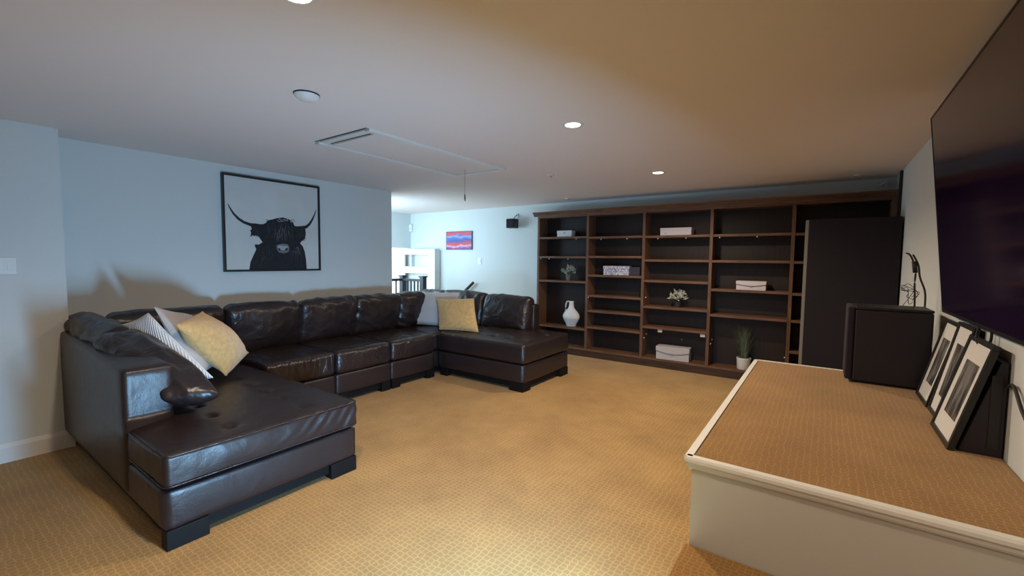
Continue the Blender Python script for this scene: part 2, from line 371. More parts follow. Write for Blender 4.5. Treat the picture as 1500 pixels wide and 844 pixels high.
def pillow(name, cs, thick, m, label, group=None, seed=0, edge=None, **k):
    cen = sum((Vector(p) for p in cs), Vector())/4
    loc_cs = [Vector(p)-cen for p in cs]
    r = empty(name, cen); tag(r, label, 'pillow', group)
    obj('cover', pillow_bm(loc_cs, thick, seed=seed, **k), m, r, smooth=True)
    bm = bmesh.new(); a, b, c, d = loc_cs; pts = []
    for p, q in ((a, b), (b, c), (c, d), (d, a)):
        for i in range(8):
            t = i/8; u = 2*t-1; mid = p.lerp(q, t); pts.append(mid*(1-0.05*(1-u*u)))
    pts.append(pts[0]); tube(bm, pts, 0.005, 6, cap=False)
    obj('edge_seam', bm, edge or m, r, smooth=True)
    return r

# ------------------------------------------------------------------ setting
CZ = 2.48
XL, XN, XR, YB = -5.15, -4.82, 0.615, 6.53
bx('floor', -9.3, 2.2, -2.6, YB+0.15, -0.1, 0.0, M['carpet'], structure=True).location
# ceiling with the real opening of the attic hatch
HX0, HX1, HY0, HY1 = -3.525, -2.80, 2.06, 3.81
bm = bmesh.new()
for x0, x1, y0, y1 in ((-9.3, HX0, -2.6, YB+0.15), (HX1, 2.2, -2.6, YB+0.15), (HX0, HX1, -2.6, HY0), (HX0, HX1, HY1, YB+0.15)):
    box(bm, x0, x1, y0, y1, CZ, CZ+0.12)
obj('ceiling', bm, M['ceiling'])['kind'] = 'structure'
bx('wall_left', XL-0.13, XL, 0.77, 4.21, 0, CZ, M['wall'], structure=True)
bx('wall_left_near', XN-0.46, XN, -2.6, 0.77, 0, CZ, M['wall'], structure=True)
bx('wall_back', -7.5, 0.85, YB, YB+0.12, 0, CZ, M['wall'], structure=True)
bx('wall_right', XR, XR+0.12, 0.9, YB, 0, CZ, M['wall'], structure=True)
bx('wall_right_near', 2.05, 2.2, -2.6, 0.9, 0, CZ, M['wall'], structure=True)
bx('wall_right_return', XR, 2.2, 0.9, 1.0, 0, CZ, M['wall'], structure=True)
bx('wall_front', -9.3, 2.2, -2.7, -2.6, 0, CZ, M['wall'], structure=True)
bx('wall_stairwell_upper', -7.50, -7.36, 4.2, YB, 1.745, CZ, M['wall'], structure=True)
bx('wall_stairwell_side', -9.3, -9.2, 4.2, YB+0.15, 0, CZ, mat('cream_wall_paint', (0.75, 0.70, 0.60), 0.85), structure=True)
bx('wall_stairwell_end', -9.3, -7.5, YB, YB+0.12, 0, CZ, bpy.data.materials['cream_wall_paint'], structure=True)
# stairwell front wall with the window daylight comes through
bm = bmesh.new()
box(bm, -9.3, -8.3, 4.1, 4.2, 0, CZ); box(bm, -5.7, -5.285, 4.1, 4.2, 0, CZ); box(bm, -8.3, -5.7, 4.1, 4.2, 0, 1.0); box(bm, -8.3, -5.7, 4.1, 4.2, 2.3, CZ)
obj('wall_stairwell_front', bm, M['wall'])['kind'] = 'structure'
bm = bmesh.new()
for x0, x1, z0, z1 in ((-8.3, -5.7, 1.0, 1.06), (-8.3, -5.7, 2.24, 2.3), (-8.3, -8.24, 1.06, 2.24), (-5.76, -5.7, 1.06, 2.24), (-7.04, -6.96, 1.06, 2.24)): box(bm, x0, x1, 4.11, 4.19, z0, z1)
obj('window_1', bm, M['trim'])['kind'] = 'structure'
# skirting board of the near wall with its visible end
bm = bmesh.new(); sweep_profile(bm, [(0, 0), (0.018, 0), (0.018, 0.11), (0.012, 0.125), (0.006, 0.14), (0, 0.14)], (XN, -2.6, 0), (XN, 0.77, 0), (1, 0, 0))
obj('baseboard_left', bm, M['trim'])['kind'] = 'structure'
bm = bmesh.new(); sweep_profile(bm, [(0, 0), (0.018, 0), (0.018, 0.11), (0.012, 0.125), (0.006, 0.14), (0, 0.14)], (XL, 0.78, 0), (XL, 4.21, 0), (1, 0, 0))
obj('baseboard_sofa_wall', bm, M['trim'])['kind'] = 'structure'
bm = bmesh.new(); sweep_profile(bm, [(0, 0), (0.018, 0), (0.018, 0.11), (0.012, 0.125), (0.006, 0.14), (0, 0.14)], (-6.0, YB, 0), (-3.93, YB, 0), (0, -1, 0))
obj('baseboard_back', bm, M['trim'])['kind'] = 'structure'

# ------------------------------------------------------------------ stage platform and step
PZ, PX, PY0, PY1 = 0.75, -0.405, 1.785, 3.90
st = tag(empty('stage_platform', (0.1, 2.84, 0)), 'raised carpeted platform with painted riser and white nosing below the television', 'platform')
def pp(name, x0, x1, y0, y1, z0, z1, m, bev=0.0):
    o = bx(name, x0, x1, y0, y1, z0, z1, m, None, bev); o.parent = st; o.location = Vector(o.location)-st.location; return o
pp('riser_panel', PX+0.012, XR-0.005, PY0+0.012, PY0+0.03, 0.0, PZ-0.03, M['riser'])
pp('side_panel', PX+0.012, PX+0.03, PY0+0.03, PY1-0.03, 0.0, PZ-0.03, M['riser'])
pp('rear_panel', PX+0.012, XR-0.005, PY1-0.03, PY1-0.012, 0.0, PZ-0.03, M['riser'])
pp('carpet_top', PX+0.018, XR-0.005, PY0+0.02, PY1-0.015, PZ-0.03, PZ, M['carpet_stage'], 0.004)
NP = [(-0.016, 0.004), (0.010, 0.004), (0.016, -0.004), (0.016, -0.016), (0.010, -0.022), (0.004, -0.026), (0.004, -0.036), (0.0, -0.044), (-0.010, -0.050), (-0.016, -0.050)]
def nosing(p0, p1, out):
    bm = bmesh.new(); sweep_profile(bm, NP, Vector(p0)-st.location, Vector(p1)-st.location, out)
    obj('nosing', bm, M['trim'], st)
nosing((PX-0.004, PY0, PZ), (XR-0.005, PY0, PZ), (0, -1, 0))
nosing((PX, PY0, PZ), (PX, PY1, PZ), (-1, 0, 0))
nosing((PX-0.004, PY1, PZ), (XR-0.005, PY1, PZ), (0, 1, 0))
sp = tag(empty('carpeted_step', (0.2, 1.0, 0)), 'brown carpeted step in front of the platform riser', 'step')
def pq(name, x0, x1, y0, y1, z0, z1, m, bev=0.0):
    o = bx(name, x0, x1, y0, y1, z0, z1, m, None, bev); o.parent = sp; o.location = Vector(o.location)-sp.location; return o
pq('tread', PX-0.002, XR-0.01, -0.35, PY0+0.008, 0.35, 0.39, M['carpet_stage'], 0.006)
pq('support_box', PX+0.012, XR-0.01, -0.34, PY0+0.004, 0.0, 0.35, M['riser'])

# ------------------------------------------------------------------ built-in bookcase
BY = 6.24; BB = 6.515
bk = tag(empty('bookcase', (-1.65, BY, 0)), 'dark walnut built-in bookcase of open shelves along the back wall', 'bookcase')
def part(name, x0, x1, y0, y1, z0, z1, m, bev=0.0, par=bk, base=None):
    o = bx(name, x0, x1, y0, y1, z0, z1, m, None, bev); o.parent = par; o.location = Vector(o.location)-(base or par.location); return o
DIV = [-3.905, -3.01, -2.128, -1.228, -0.32, 0.585]
for i, x in enumerate(DIV):
    part('upright', x-0.019, x+0.019, BY+0.0005, BB-0.012, 0.10, 2.23, M['wood_v'], 0.0015)
SH = [[1.879, 1.565, 1.174, 0.426], [1.868, 1.573, 1.284, 0.968, 0.730, 0.473], [1.862, 1.526, 1.232, 0.858, 0.566], [1.861, 1.524, 1.146, 0.810], [1.856, 1.520, 1.137, 0.809, 0.432]]
for i, zs in enumerate(SH):
    x0, x1 = DIV[i]+0.020, DIV[i+1]-0.020
    for z in zs: part('shelf', x0, x1, BY+0.002, BB-0.014, z-0.016, z+0.016, M['wood_h'], 0.0015)
    part('bottom_board', x0, x1, BY, BB-0.012, 0.10, 0.128, M['wood_h'], 0.0015)
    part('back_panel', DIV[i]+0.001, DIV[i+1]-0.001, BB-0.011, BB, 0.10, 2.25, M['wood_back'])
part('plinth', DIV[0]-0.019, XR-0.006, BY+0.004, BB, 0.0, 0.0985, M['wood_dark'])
part('top_rail', DIV[0]-0.019, XR-0.006, BY, BB, 2.205, 2.25, M['wood_h'])
bm = bmesh.new()
sweep_profile(bm, [(0, -0.02), (0.012, -0.02), (0.016, -0.005), (0.03, 0.012), (0.05, 0.030), (0.062, 0.040), (0.066, 0.052), (0, 0.052)], Vector((DIV[0]-0.085, BY, 2.25))-bk.location, Vector((XR-0.006, BY, 2.25))-bk.location, (0, -1, 0))
sweep_profile(bm, [(0, -0.02), (0.012, -0.02), (0.016, -0.005), (0.03, 0.012), (0.05, 0.030), (0.062, 0.040), (0.066, 0.052), (0, 0.052)], Vector((DIV[0]-0.019, BY, 2.25))-bk.location, Vector((DIV[0]-0.019, BB, 2.25))-bk.location, (-1, 0, 0))
obj('crown_moulding', bm, M['wood_h'], bk)
part('top_panel', DIV[0]-0.019, XR-0.006, BY, BB, 2.28, 2.30, M['wood_h'])
def bpin(x, y, z):
    bm = bmesh.new(); lathe(bm, [(0, -0.009), (0.006, -0.008), (0.008, 0), (0.006, 0.006), (0, 0.008)], 8)
    o = obj('shelf_pin', bm, M['pin'], bk, smooth=True); o.location = Vector((x, y, z))-bk.location
for x, z in ((-3.21, 1.853), (-2.79, 1.842), (-2.38, 1.842), (-1.93, 1.836), (-1.55, 1.836), (-1.13, 1.836), (-0.70, 1.836), (-3.86, 1.539), (-3.70, 1.539), (-3.35, 1.539), (-2.98, 0.944)):
    bpin(x, BY+0.012, z)
for x, y, z in ((-2.098, BY+0.05, 0.40), (-2.105, BY+0.17, 0.44), (-1.198, BY+0.05, 0.42), (-1.205, BY+0.17, 0.46), (-0.35, BY+0.06, 0.35), (-1.62, BB-0.02, 0.40), (-2.1, BY+0.08, 0.99)):
    bpin(x, y, z)
for x0, x1, z0 in ((-1.895, -1.835, 0.508), (-1.325, -1.262, 0.502)):
    part('shelf_bracket', x0, x1, BY+0.02, BY+0.05, z0, z0+0.042, M['card'], 0.003)

# ------------------------------------------------------------------ things on the bookcase
def flap_box(name, x, y, z, wd, dp, h, m, label, group=None, rz=0):
    r = tag(empty(name, (x, y, z), (0, 0, rz)), label, 'box', group)
    bm = bmesh.new(); box(bm, -wd/2+0.004, wd/2-0.004, -dp/2+0.004, dp/2-0.004, 0, h*0.74, 0.003); obj('body', bm, m, r)
    bm = bmesh.new()
    n = 12; pts = []
    for i in range(n+1):   # curved flap edge on the front
        t = i/n; pts.append((-wd/2+wd*t, h*(0.66-0.20*math.sin(PI*t))))
    f = [bm.verts.new((px, -dp/2-0.002, pz)) for px, pz in pts]; g = [bm.verts.new((px, -dp/2+0.003, pz)) for px, pz in pts]
    ft = [bm.verts.new((px, -dp/2-0.002, h)) for px, pz in pts]; gt = [bm.verts.new((px, -dp/2+0.003, h)) for px, pz in pts]
    for i in range(n):
        bm.faces.new((f[i], f[i+1], ft[i+1], ft[i])); bm.faces.new((g[i], gt[i], gt[i+1], g[i+1])); bm.faces.new((f[i], g[i], g[i+1], f[i+1])); bm.faces.new((ft[i], ft[i+1], gt[i+1], gt[i]))
    bm.faces.new((f[0], ft[0], gt[0], g[0])); bm.faces.new((f[n], g[n], gt[n], ft[n]))
    box(bm, -wd/2, wd/2, -dp/2+0.003, dp/2, h*0.70, h, 0.006)
    obj('lid', bm, m, r)
    bm = bmesh.new(); tube(bm, [(px, -dp/2-0.004, pz) for px, pz in pts], 0.0035, 6); obj('strap', bm, M['strap'], r, smooth=True)
    bm = bmesh.new(); box(bm, -0.016, 0.016, -dp/2-0.012, -dp/2-0.003, h*0.40, h*0.53, 0.002); obj('clasp', bm, M['chrome'], r)
    return r
flap_box('storage_box', -1.69, 6.36, 0.128, 0.45, 0.20, 0.185, M['box_grey'], 'large pale grey flap-lid box on the lowest bookcase shelf', 'flap-lid boxes in the bookcase', 0.06)
flap_box('storage_box', -0.75, 6.36, 1.162, 0.34, 0.17, 0.115, M['box_lilac'], 'smaller pale flap-lid box on the fourth bay shelf above the grass plant', 'flap-lid boxes in the bookcase', 0.0)
def lid_box(name, x, y, z, wd, dp, h, mb, ml, label, rz=0, knob=True, cat='box'):
    r = tag(empty(name, (x, y, z), (0, 0, rz)), label, cat)
    bm = bmesh.new(); box(bm, -wd/2+0.003, wd/2-0.003, -dp/2+0.003, dp/2-0.003, 0, h*0.8, 0.002); obj('body', bm, mb, r)
    bm = bmesh.new(); box(bm, -wd/2, wd/2, -dp/2, dp/2, h*0.62, h, 0.004); obj('lid', bm, ml, r)
    if knob:
        bm = bmesh.new(); box(bm, -0.008, 0.008, -dp/2-0.006, -dp/2+0.001, h*0.52, h*0.68, 0.001); obj('latch', bm, M['strap'], r)
    return r
lid_box('small_box', -3.45, 6.36, 1.895, 0.255, 0.17, 0.100, M['box_white'], M['box_white'], 'small white box on the top shelf of the leftmost bay', 0.12)
r = lid_box('media_box', -1.70, 6.36, 1.878, 0.42, 0.17, 0.105, M['box_lilac'], M['box_lilac'], 'long low pale lilac box on the top shelf of the third bay', 0.0, knob=False)
bm = bmesh.new()
for k in range(3): box(bm, -0.15+k*0.013, -0.143+k*0.013, -0.089, -0.084, 0.030, 0.036)
obj('front_marks', bm, M['strap'], r)
r = tag(empty('patterned_box', (-2.56, 6.36, 1.301), (0, 0, 0.14)), 'blue and white damask patterned box in the second bay', 'box')
bm = bmesh.new(); box(bm, -0.19, 0.19, -0.09, 0.078, 0, 0.095, 0.002); obj('body', bm, M['damask'], r)
bm = bmesh.new(); box(bm, -0.195, 0.195, -0.095, 0.082, 0.095, 0.138, 0.004); obj('lid', bm, M['damask'], r)
lid_box('navy_box', -2.305, 6.425, 1.301, 0.17, 0.12, 0.125, M['box_navy'], M['box_navy'], 'plain dark blue box behind the damask patterned box', 0.0, knob=False)
# vase
r = tag(empty('vase', (-3.33, 6.36, 0.443)), 'white ceramic vase with a slim neck and one loop handle', 'vase')
bm = bmesh.new()
prof = [(0, 0), (0.078, 0), (0.082, 0.006), (0.084, 0.02), (0.100, 0.055), (0.125, 0.095), (0.143, 0.135), (0.147, 0.16), (0.143, 0.185), (0.125, 0.22), (0.095, 0.255), (0.065, 0.285), (0.048, 0.31), (0.041, 0.345), (0.038, 0.385), (0.042, 0.41), (0.036, 0.412), (0.031, 0.385), (0.035, 0.33), (0, 0.29)]
lathe(bm, prof, 40, 0.62, [1 if prof[i][1] < 0.13 else 0 for i in range(len(prof)-1)])
obj('body', bm, [M['vase'], M['vase_low']], r, smooth=True)
bm = bmesh.new(); tube(bm, [(-0.036, 0, 0.398), (-0.062, 0, 0.408), (-0.085, 0, 0.395), (-0.098, 0, 0.36), (-0.104, 0, 0.31), (-0.106, 0, 0.265), (-0.104, 0, 0.235)], [0.010, 0.010, 0.011, 0.011, 0.010, 0.010, 0.012], 10)
obj('handle', bm, M['vase'], r, smooth=True)
# plants
def leaf(bm, p, d, ln, wd, mi=0):
    d = d.normalized(); s = d.cross(Vector((random.uniform(-1, 1), random.uniform(-1, 1), random.uniform(-1, 1)))).normalized(); nn = d.cross(s)*wd*0.3
    a = bm.verts.new(p); b = bm.verts.new(p+d*ln*.5+s*wd/2+nn); c = bm.verts.new(p+d*ln); e = bm.verts.new(p+d*ln*.5-s*wd/2+nn); m = bm.verts.new(p+d*ln*.5)
    for tri in ((a, b, m), (b, c, m), (c, e, m), (e, a, m)):
        f = bm.faces.new(tri); f.material_index = mi
def bushy(name, x, y, z, R, h, pot, potr, poth, lm, label, cnt=150, ll=0.045, lw=0.016):
    r = tag(empty(name, (x, y, z)), label, 'plant', 'small leafy plants in the bookcase')
    bm = bmesh.new(); lathe(bm, [(0, 0), (potr*0.8, 0), (potr, poth*0.9), (potr*1.04, poth), (potr*0.9, poth), (potr*0.88, poth*0.85), (0, poth*0.85)], 20); obj('pot', bm, pot, r, smooth=True, angle=40)
    bs = bmesh.new(); bl = bmesh.new()
    for i in range(22):
        a = random.uniform(0, 2*PI); e = random.uniform(0.15, 1.3); d = Vector((math.cos(a)*math.cos(e), math.sin(a)*math.cos(e)*0.6, math.sin(e)))
        tip = Vector((0, 0, poth*0.8))+Vector((d.x*R, d.y*R, d.z*(h-poth)*0.95+0.0)); mid = Vector((0, 0, poth*0.8)).lerp(tip, 0.5)+Vector((0, 0, 0.015))
        tube(bs, [(0, 0, poth*0.8), mid, tip], 0.0016, 5)
        for k in range(cnt//22):
            t = random.uniform(0.45, 1.0); p = mid.lerp(tip, (t-0.45)/0.55); dd = (d+Vector((random.uniform(-1, 1), random.uniform(-.8, .5), random.uniform(-.5, .9)))*0.9)
            leaf(bl, p, dd, ll*random.uniform(0.7, 1.2), lw)
    obj('stems', bs, M['stem'], r)['kind'] = 'stuff'; obj('foliage', bl, lm, r)['kind'] = 'stuff'
    return r
bushy('potted_plant', -3.40, 6.36, 1.190, 0.135, 0.27, M['pot_grey'], 0.040, 0.10, M['leaf_pale'], 'small pale green leafy plant in a grey pot in the leftmost bay', 200)
bushy('potted_plant', -1.655, 6.36, 0.874, 0.135, 0.26, M['pot_dark'], 0.045, 0.085, M['leaf_white'], 'small cream-leaved plant in a dark pot in the third bay', 190, 0.055, 0.018)
r = tag(empty('potted_grass', (-0.80, 6.345, 0.128)), 'tall green grass plant in a white pot on the bottom shelf', 'plant')
bm = bmesh.new(); lathe(bm, [(0, 0), (0.072, 0), (0.078, 0.01), (0.082, 0.125), (0.086, 0.128), (0.086, 0.152), (0.077, 0.152), (0.076, 0.12), (0, 0.12)], 28); obj('pot', bm, M['pot_white'], r, smooth=True, angle=40)
bm = bmesh.new(); lathe(bm, [(0.076, 0.13), (0, 0.134)], 20); obj('soil', bm, M['soil'], r)
bm = bmesh.new()
for i in range(170):
    a = random.uniform(0, 2*PI); r0 = random.uniform(0, 0.055); lean = random.uniform(0.02, 0.20)*random.choice((1, 1, 1.15)); hh = random.uniform(0.28, 0.52)
    p0 = Vector((math.cos(a)*r0, math.sin(a)*r0*0.8, 0.13)); d = Vector((math.cos(a)*lean, math.sin(a)*lean*0.45, 0))
    pts = [p0+d*(t**1.6)+Vector((0, 0, hh*t*(1-0.12*t*t))) for t in (0, .25, .5, .75, 1)]
    pts = [Vector((p.x, max(-0.10, min(0.12, p.y)), p.z)) for p in pts]
    s = Vector((math.cos(a+1.3), math.sin(a+1.3), 0)); prev = None
    for k, p in enumerate(pts):
        wd = 0.0032*(1-k/4.2)
        cur = (bm.verts.new(p-s*wd), bm.verts.new(p+s*wd))
        if prev: bm.faces.new((prev[0], prev[1], cur[1], cur[0]))
        prev = cur
obj('grass_blades', bm, M['grass'], r)['kind'] = 'stuff'

# ------------------------------------------------------------------ sectional sofa
sofa = tag(empty('sectional_sofa', (-4.2, 2.9, 0)), 'large U-shaped dark brown leather sectional sofa with two chaise ends', 'sofa')
SL = sofa.location.copy()
def cushion(name, cx, cy, cz, sx, sy, sz, m, rot=(0, 0, 0), **k):
    bm = soft_box((sx/2, sy/2, sz/2), **k)
    o = obj(name, bm, m, sofa, smooth=True); o.location = Vector((cx, cy, cz))-SL; o.rotation_euler = rot; return o
def pipe(o, hx, hy, z, m=None): pass
def base(x0, x1, y0, y1, z0=0.10, z1=0.315, m=None, feet=()):
    b = cushion('base', (x0+x1)/2, (y0+y1)/2, (z0+z1)/2, x1-x0, y1-y0, z1-z0, m or M['leather_flat'], r=0.022, puff=(0.006, 0.006, 0), n=12, amp=0.003, freq=4, seed=x0+y0)
    for fx0, fx1, fy0, fy1 in feet:
        bm = bmesh.new(); box(bm, fx0, fx1, fy0, fy1, 0.0, 0.105, 0.004)
        f = obj('foot', bm, M['foot'], b); f.location = Vector((0, 0, 0))-Vector(((x0+x1)/2, (y0+y1)/2, (z0+z1)/2))
    bm = bmesh.new(); box(bm, x0+0.07, x1-0.03, y0+0.035, y1-0.035, 0.035, 0.102, 0.0)
    f = obj('toe_rail', bm, M['foot'], b); f.location = -Vector(((x0+x1)/2, (y0+y1)/2, (z0+z1)/2))
    return b
def fold_front(xc):  # vertical creases on a front face that looks to +x
    def f(p, d):
        if d.x < 0.3: return 0
        return 0.012*(math.sin((p.y*1.0+0.35*p.z)*75+3*noise.noise(p*6))*max(0, noise.noise(p*3+Vector((xc, 0, 0)))+0.35))
    return f
def diag(p, d):
    if d.x < 0.4: return 0
    t = max(0, min(1, (p.y+0.12)/0.5))
    return 0.010*t*math.sin((p.y*1.0-1.15*p.z)*62+2*noise.noise(p*5))
# --- near chaise (left in the picture)
X0, X1, YA, YE = -5.03, -2.685, 0.735, 1.865
b = base(X0, X1, YA, YE, feet=((X1-0.075, X1+0.004, YA+0.005, YA+0.20), (X1-0.075, X1+0.004, YE-0.20, YE-0.005), (X0+0.02, X0+0.1, YA+0.005, YA+0.2)))
b2 = cushion('seat_cushion', (-4.85+X1+0.015)/2, (0.74+YE)/2, 0.415, X1+0.015+4.85, YE-0.735, 0.185, M['leather_flat'], r=0.028, puff=(0.012, 0.008, 0.04), n=84, amp=0.004, freq=5, seed=3.3,
    dips=[(x+3.76, y-1.30, 0.032, 0.026) for y in (1.11, 1.56) for x in (-2.83, -3.08, -3.33, -3.58, -3.83, -4.08)],
    folds=lambda p, d: 0.0055*max(0, min(1, (p.y+0.05)/0.4))*max(0, noise.noise(p*7)+0.35)*math.sin((p.y-1.2*p.z)*58+6*noise.noise(p*4))*1.5 if d.x > 0.4 else 0)
bm = bmesh.new(); piping(bm, (X1+0.015+4.85)/2+0.002, (YE-0.735)/2+0.001, 0.083, 0.0045, 0.04)
p_ = obj('piping', bm, M['leather'], b2, smooth=True)
bm = bmesh.new(); piping(bm, (X1+0.015+4.85)/2+0.004, (YE-0.735)/2+0.003, -0.075, 0.004, 0.04)
p_ = obj('piping', bm, M['leather'], b2, smooth=True)
# arm of the near chaise: slab sloping down to the front, open end panel
bm = soft_box((0.90, 0.125, 0.405), 0.03, (0.0, 0.006, 0.0), 16, 0.003, 4, 1.2)
for v in bm.verts:
    if v.co.z > 0: v.co.z -= 0.075*(v.co.x+0.9)/1.8
a = obj('arm', bm, M['leather_flat'], sofa, smooth=True); a.location = Vector((-4.14, 0.843, 0.53))-SL
# --- back frame along the wall
def back(x0, x1, y0, y1, z1, seed): return cushion('back_frame', (x0+x1)/2, (y0+y1)/2, (0.12+z1)/2, x1-x0, y1-y0, z1-0.12, M['leather_flat'], r=0.03, puff=(0, 0, 0), n=12, amp=0.003, freq=4, seed=seed)
back(-5.10, -4.93, 0.89, 1.86, 0.86, 1); 
# --- three armless sections
secs = [(1.872, 2.572), (2.578, 3.278), (3.284, 3.980)]
for i, (y0, y1) in enumerate(secs):
    back(-5.10, -4.93, y0, y1, 0.86, 2+i)
    fx = -4.04
    base(-4.93, fx, y0, y1, feet=((fx-0.075, fx+0.004, y0+0.01, y0+0.13), (fx-0.075, fx+0.004, y1-0.13, y1-0.01), (-4.9, -4.82, y0+0.01, y0+0.13)))
    cushion('seat_cushion', (-4.90+fx+0.012)/2, (y0+y1)/2, 0.438, fx+0.012+4.90, y1-y0-0.004, 0.235, M['leather_crumple'] if i == 0 else M['leather'], r=0.045, puff=(0.02, 0.0, 0.022), n=30 if i else 44, amp=0.007, freq=6, seed=5+i*2.1, folds=fold_front(i) if i == 0 else None)
# --- far chaise / corner (right in the picture)
GX0, GX1, GY0, GY1 = -5.10, -2.735, 4.085, 5.16
back(-5.10, -4.93, 3.984, 5.15, 0.86, 7)
base(-4.93, -4.10, 3.984, 5.15, feet=())
b = base(-4.10, GX1, GY0, GY1, feet=((GX1-0.20, GX1-0.004, GY0+0.002, GY0+0.075), (GX1-0.075, GX1-0.002, GY0+0.075, GY0+0.16), (GX1-0.075, GX1+0.002, GY1-0.20, GY1-0.005), (-4.05, -3.93, GY0+0.002, GY0+0.08)))
cushion('seat_cushion', -4.50, 4.565, 0.435, 0.80, 1.13, 0.225, M['leather'], r=0.04, puff=(0, 0, 0.02), n=22, amp=0.006, freq=6, seed=11)
bc = cushion('seat_cushion', (-4.095+GX1+0.014)/2, (GY0+GY1)/2-0.006, 0.438, GX1+0.014+4.095, GY1-GY0+0.012, 0.235, M['leather_flat'], r=0.045, puff=(0.015, 0.012, 0.03), n=84, amp=0.006, freq=5, seed=12,
    dips=[(x+3.408, y-4.615, 0.032, 0.026) for y in (4.31, 4.78) for x in (-2.87, -3.10, -3.33, -3.56)],
    folds=lambda p, d: 0.006*max(0, -p.x/0.7)*math.sin((p.x+0.6*p.y)*60+2*noise.noise(p*4)) if d.z > 0.5 else 0)
cushion('back_frame', -4.12, 5.09, 0.515, 1.86, 0.16, 0.79, M['leather_flat'], r=0.03, puff=(0, 0, 0), n=14, amp=0.003, freq=4, seed=8)
# --- loose back cushions (leaning)
def backc(cx, cy, cz, ln, h, t, rz, lean, seed, m='leather', roll=0):
    # length along local x, thickness along local y, height along local z
    bm = soft_box((ln/2, t/2, h/2), 0.062, (0.012, 0.055, 0.018), 26, 0.013, 4.5, seed,
        folds=lambda p, d: 0.006*math.sin((p.x*0.8+p.z*1.3)*38+seed+4*noise.noise(p*4+Vector((seed, 0, 0))))*max(0, noise.noise(p*3.1+Vector((seed, 2, 0)))+0.15)*2)
    tb = bmesh.new(); 
    o = obj('back_cushion', bm, M[m], sofa, smooth=True); o.location = Vector((cx, cy, cz))-SL
    o.rotation_mode = 'XYZ'; o.rotation_euler = (Matrix.Rotation(rz, 3, 'Z') @ Matrix.Rotation(lean, 3, 'X') @ Matrix.Rotation(roll, 3, 'Y')).to_euler(); return o
LN = math.radians(14)
H = PI/2
for i, (y0, y1) in enumerate(((0.98, 1.83), (1.85, 2.59), (2.585, 3.31), (3.30, 4.0))):
    backc(-4.80, (y0+y1)/2, 0.785, y1-y0+0.01, 0.52, 0.17, H, LN if i else LN, 20+i*1.37, 'leather')
backc(-4.81, 4.22, 0.785, 0.46, 0.52, 0.17, H-0.15, LN*0.8, 27.1)
backc(-5.10, 5.02, 0.76, 0.62, 0.52, 0.17, -0.05, -LN, 29.4)
backc(-4.42, 4.97, 0.775, 0.80, 0.52, 0.18, 0, -LN, 31.2)
backc(-3.61, 4.97, 0.765, 0.78, 0.50, 0.19, 0.0, -LN, 33.9, 'leather')
# --- cushions laid over the near arm
backc(-4.50, 0.92, 0.82, 0.95, 0.44, 0.18, 0.03, 0.40, 36.7, roll=0.05)
# the slumped one is a soft slab hanging from the arm top down to the seat
bm = pillow_bm([(-3.98, .745, .93), (-3.21, .905, .655), (-3.12, 1.17, .63), (-4.18, 1.05, .965)], 0.115, n=44, seed=8, pinch=-0.05, fill=0.36)
bm.normal_update(); nv = [(v, v.normal.copy(), v.co.copy()) for v in bm.verts]
for v, nn, p in nv: v.co = p + nn*(0.010*noise.noise(p*7)+0.009*math.sin((p.x*1.2+p.z*2+p.y)*30+5*noise.noise(p*5))*max(0, noise.noise(p*4+Vector((3, 1, 0)))+.2))
o = obj('back_cushion', bm, M['leather'], sofa, smooth=True); o.location = -SL

# ------------------------------------------------------------------ throw pillows
pillow('throw_pillow', [(-4.26, .95, 1.0), (-3.95, 1.04, 1.105), (-3.42, 1.24, .68), (-3.72, 1.10, .60)], 0.06, M['fabric_rib'], 'white ribbed pillow leaning over the near arm cushions', 'throw pillows on the sofa', 1)
pillow('throw_pillow', [(-4.03, 1.10, 1.14), (-4.36, 1.44, 1.02), (-4.04, 1.52, .64), (-3.66, 1.22, .64)], 0.075, M['fabric_grey'], 'plain grey-white pillow between the ribbed white and the near mustard one', 'throw pillows on the sofa', 2)
pillow('throw_pillow', [(-3.80, 1.47, .585), (-4.17, 1.80, .66), (-4.10, 1.43, 1.07), (-3.72, 1.13, 1.035)], 0.13, M['fabric_yellow'], 'textured mustard pillow on the near end of the sofa', 'throw pillows on the sofa', 3, pinch=0.0, fill=0.62)
pillow('throw_pillow', [(-4.90, 4.25, .575), (-4.22, 4.48, .575), (-4.17, 4.60, 1.05), (-4.96, 4.44, 1.03)], 0.085, M['fabric_white'], 'off-white square pillow behind the mustard one in the far corner', 'throw pillows on the sofa', 4)
pillow('throw_pillow', [(-4.17, 4.20, .575), (-3.60, 4.33, .58), (-3.83, 4.50, .99), (-4.42, 4.38, .965)], 0.075, M['fabric_yellow'], 'mustard square pillow on the far chaise corner of the sofa', 'throw pillows on the sofa', 5)

# ------------------------------------------------------------------ cow picture on the left wall
cp = tag(empty('cow_picture', (XL+0.002, 2.535, 1.36)), 'large square black-framed black and white picture of a horned highland cow', 'picture')
PW, PH = 1.075, 1.03; fw = 0.018
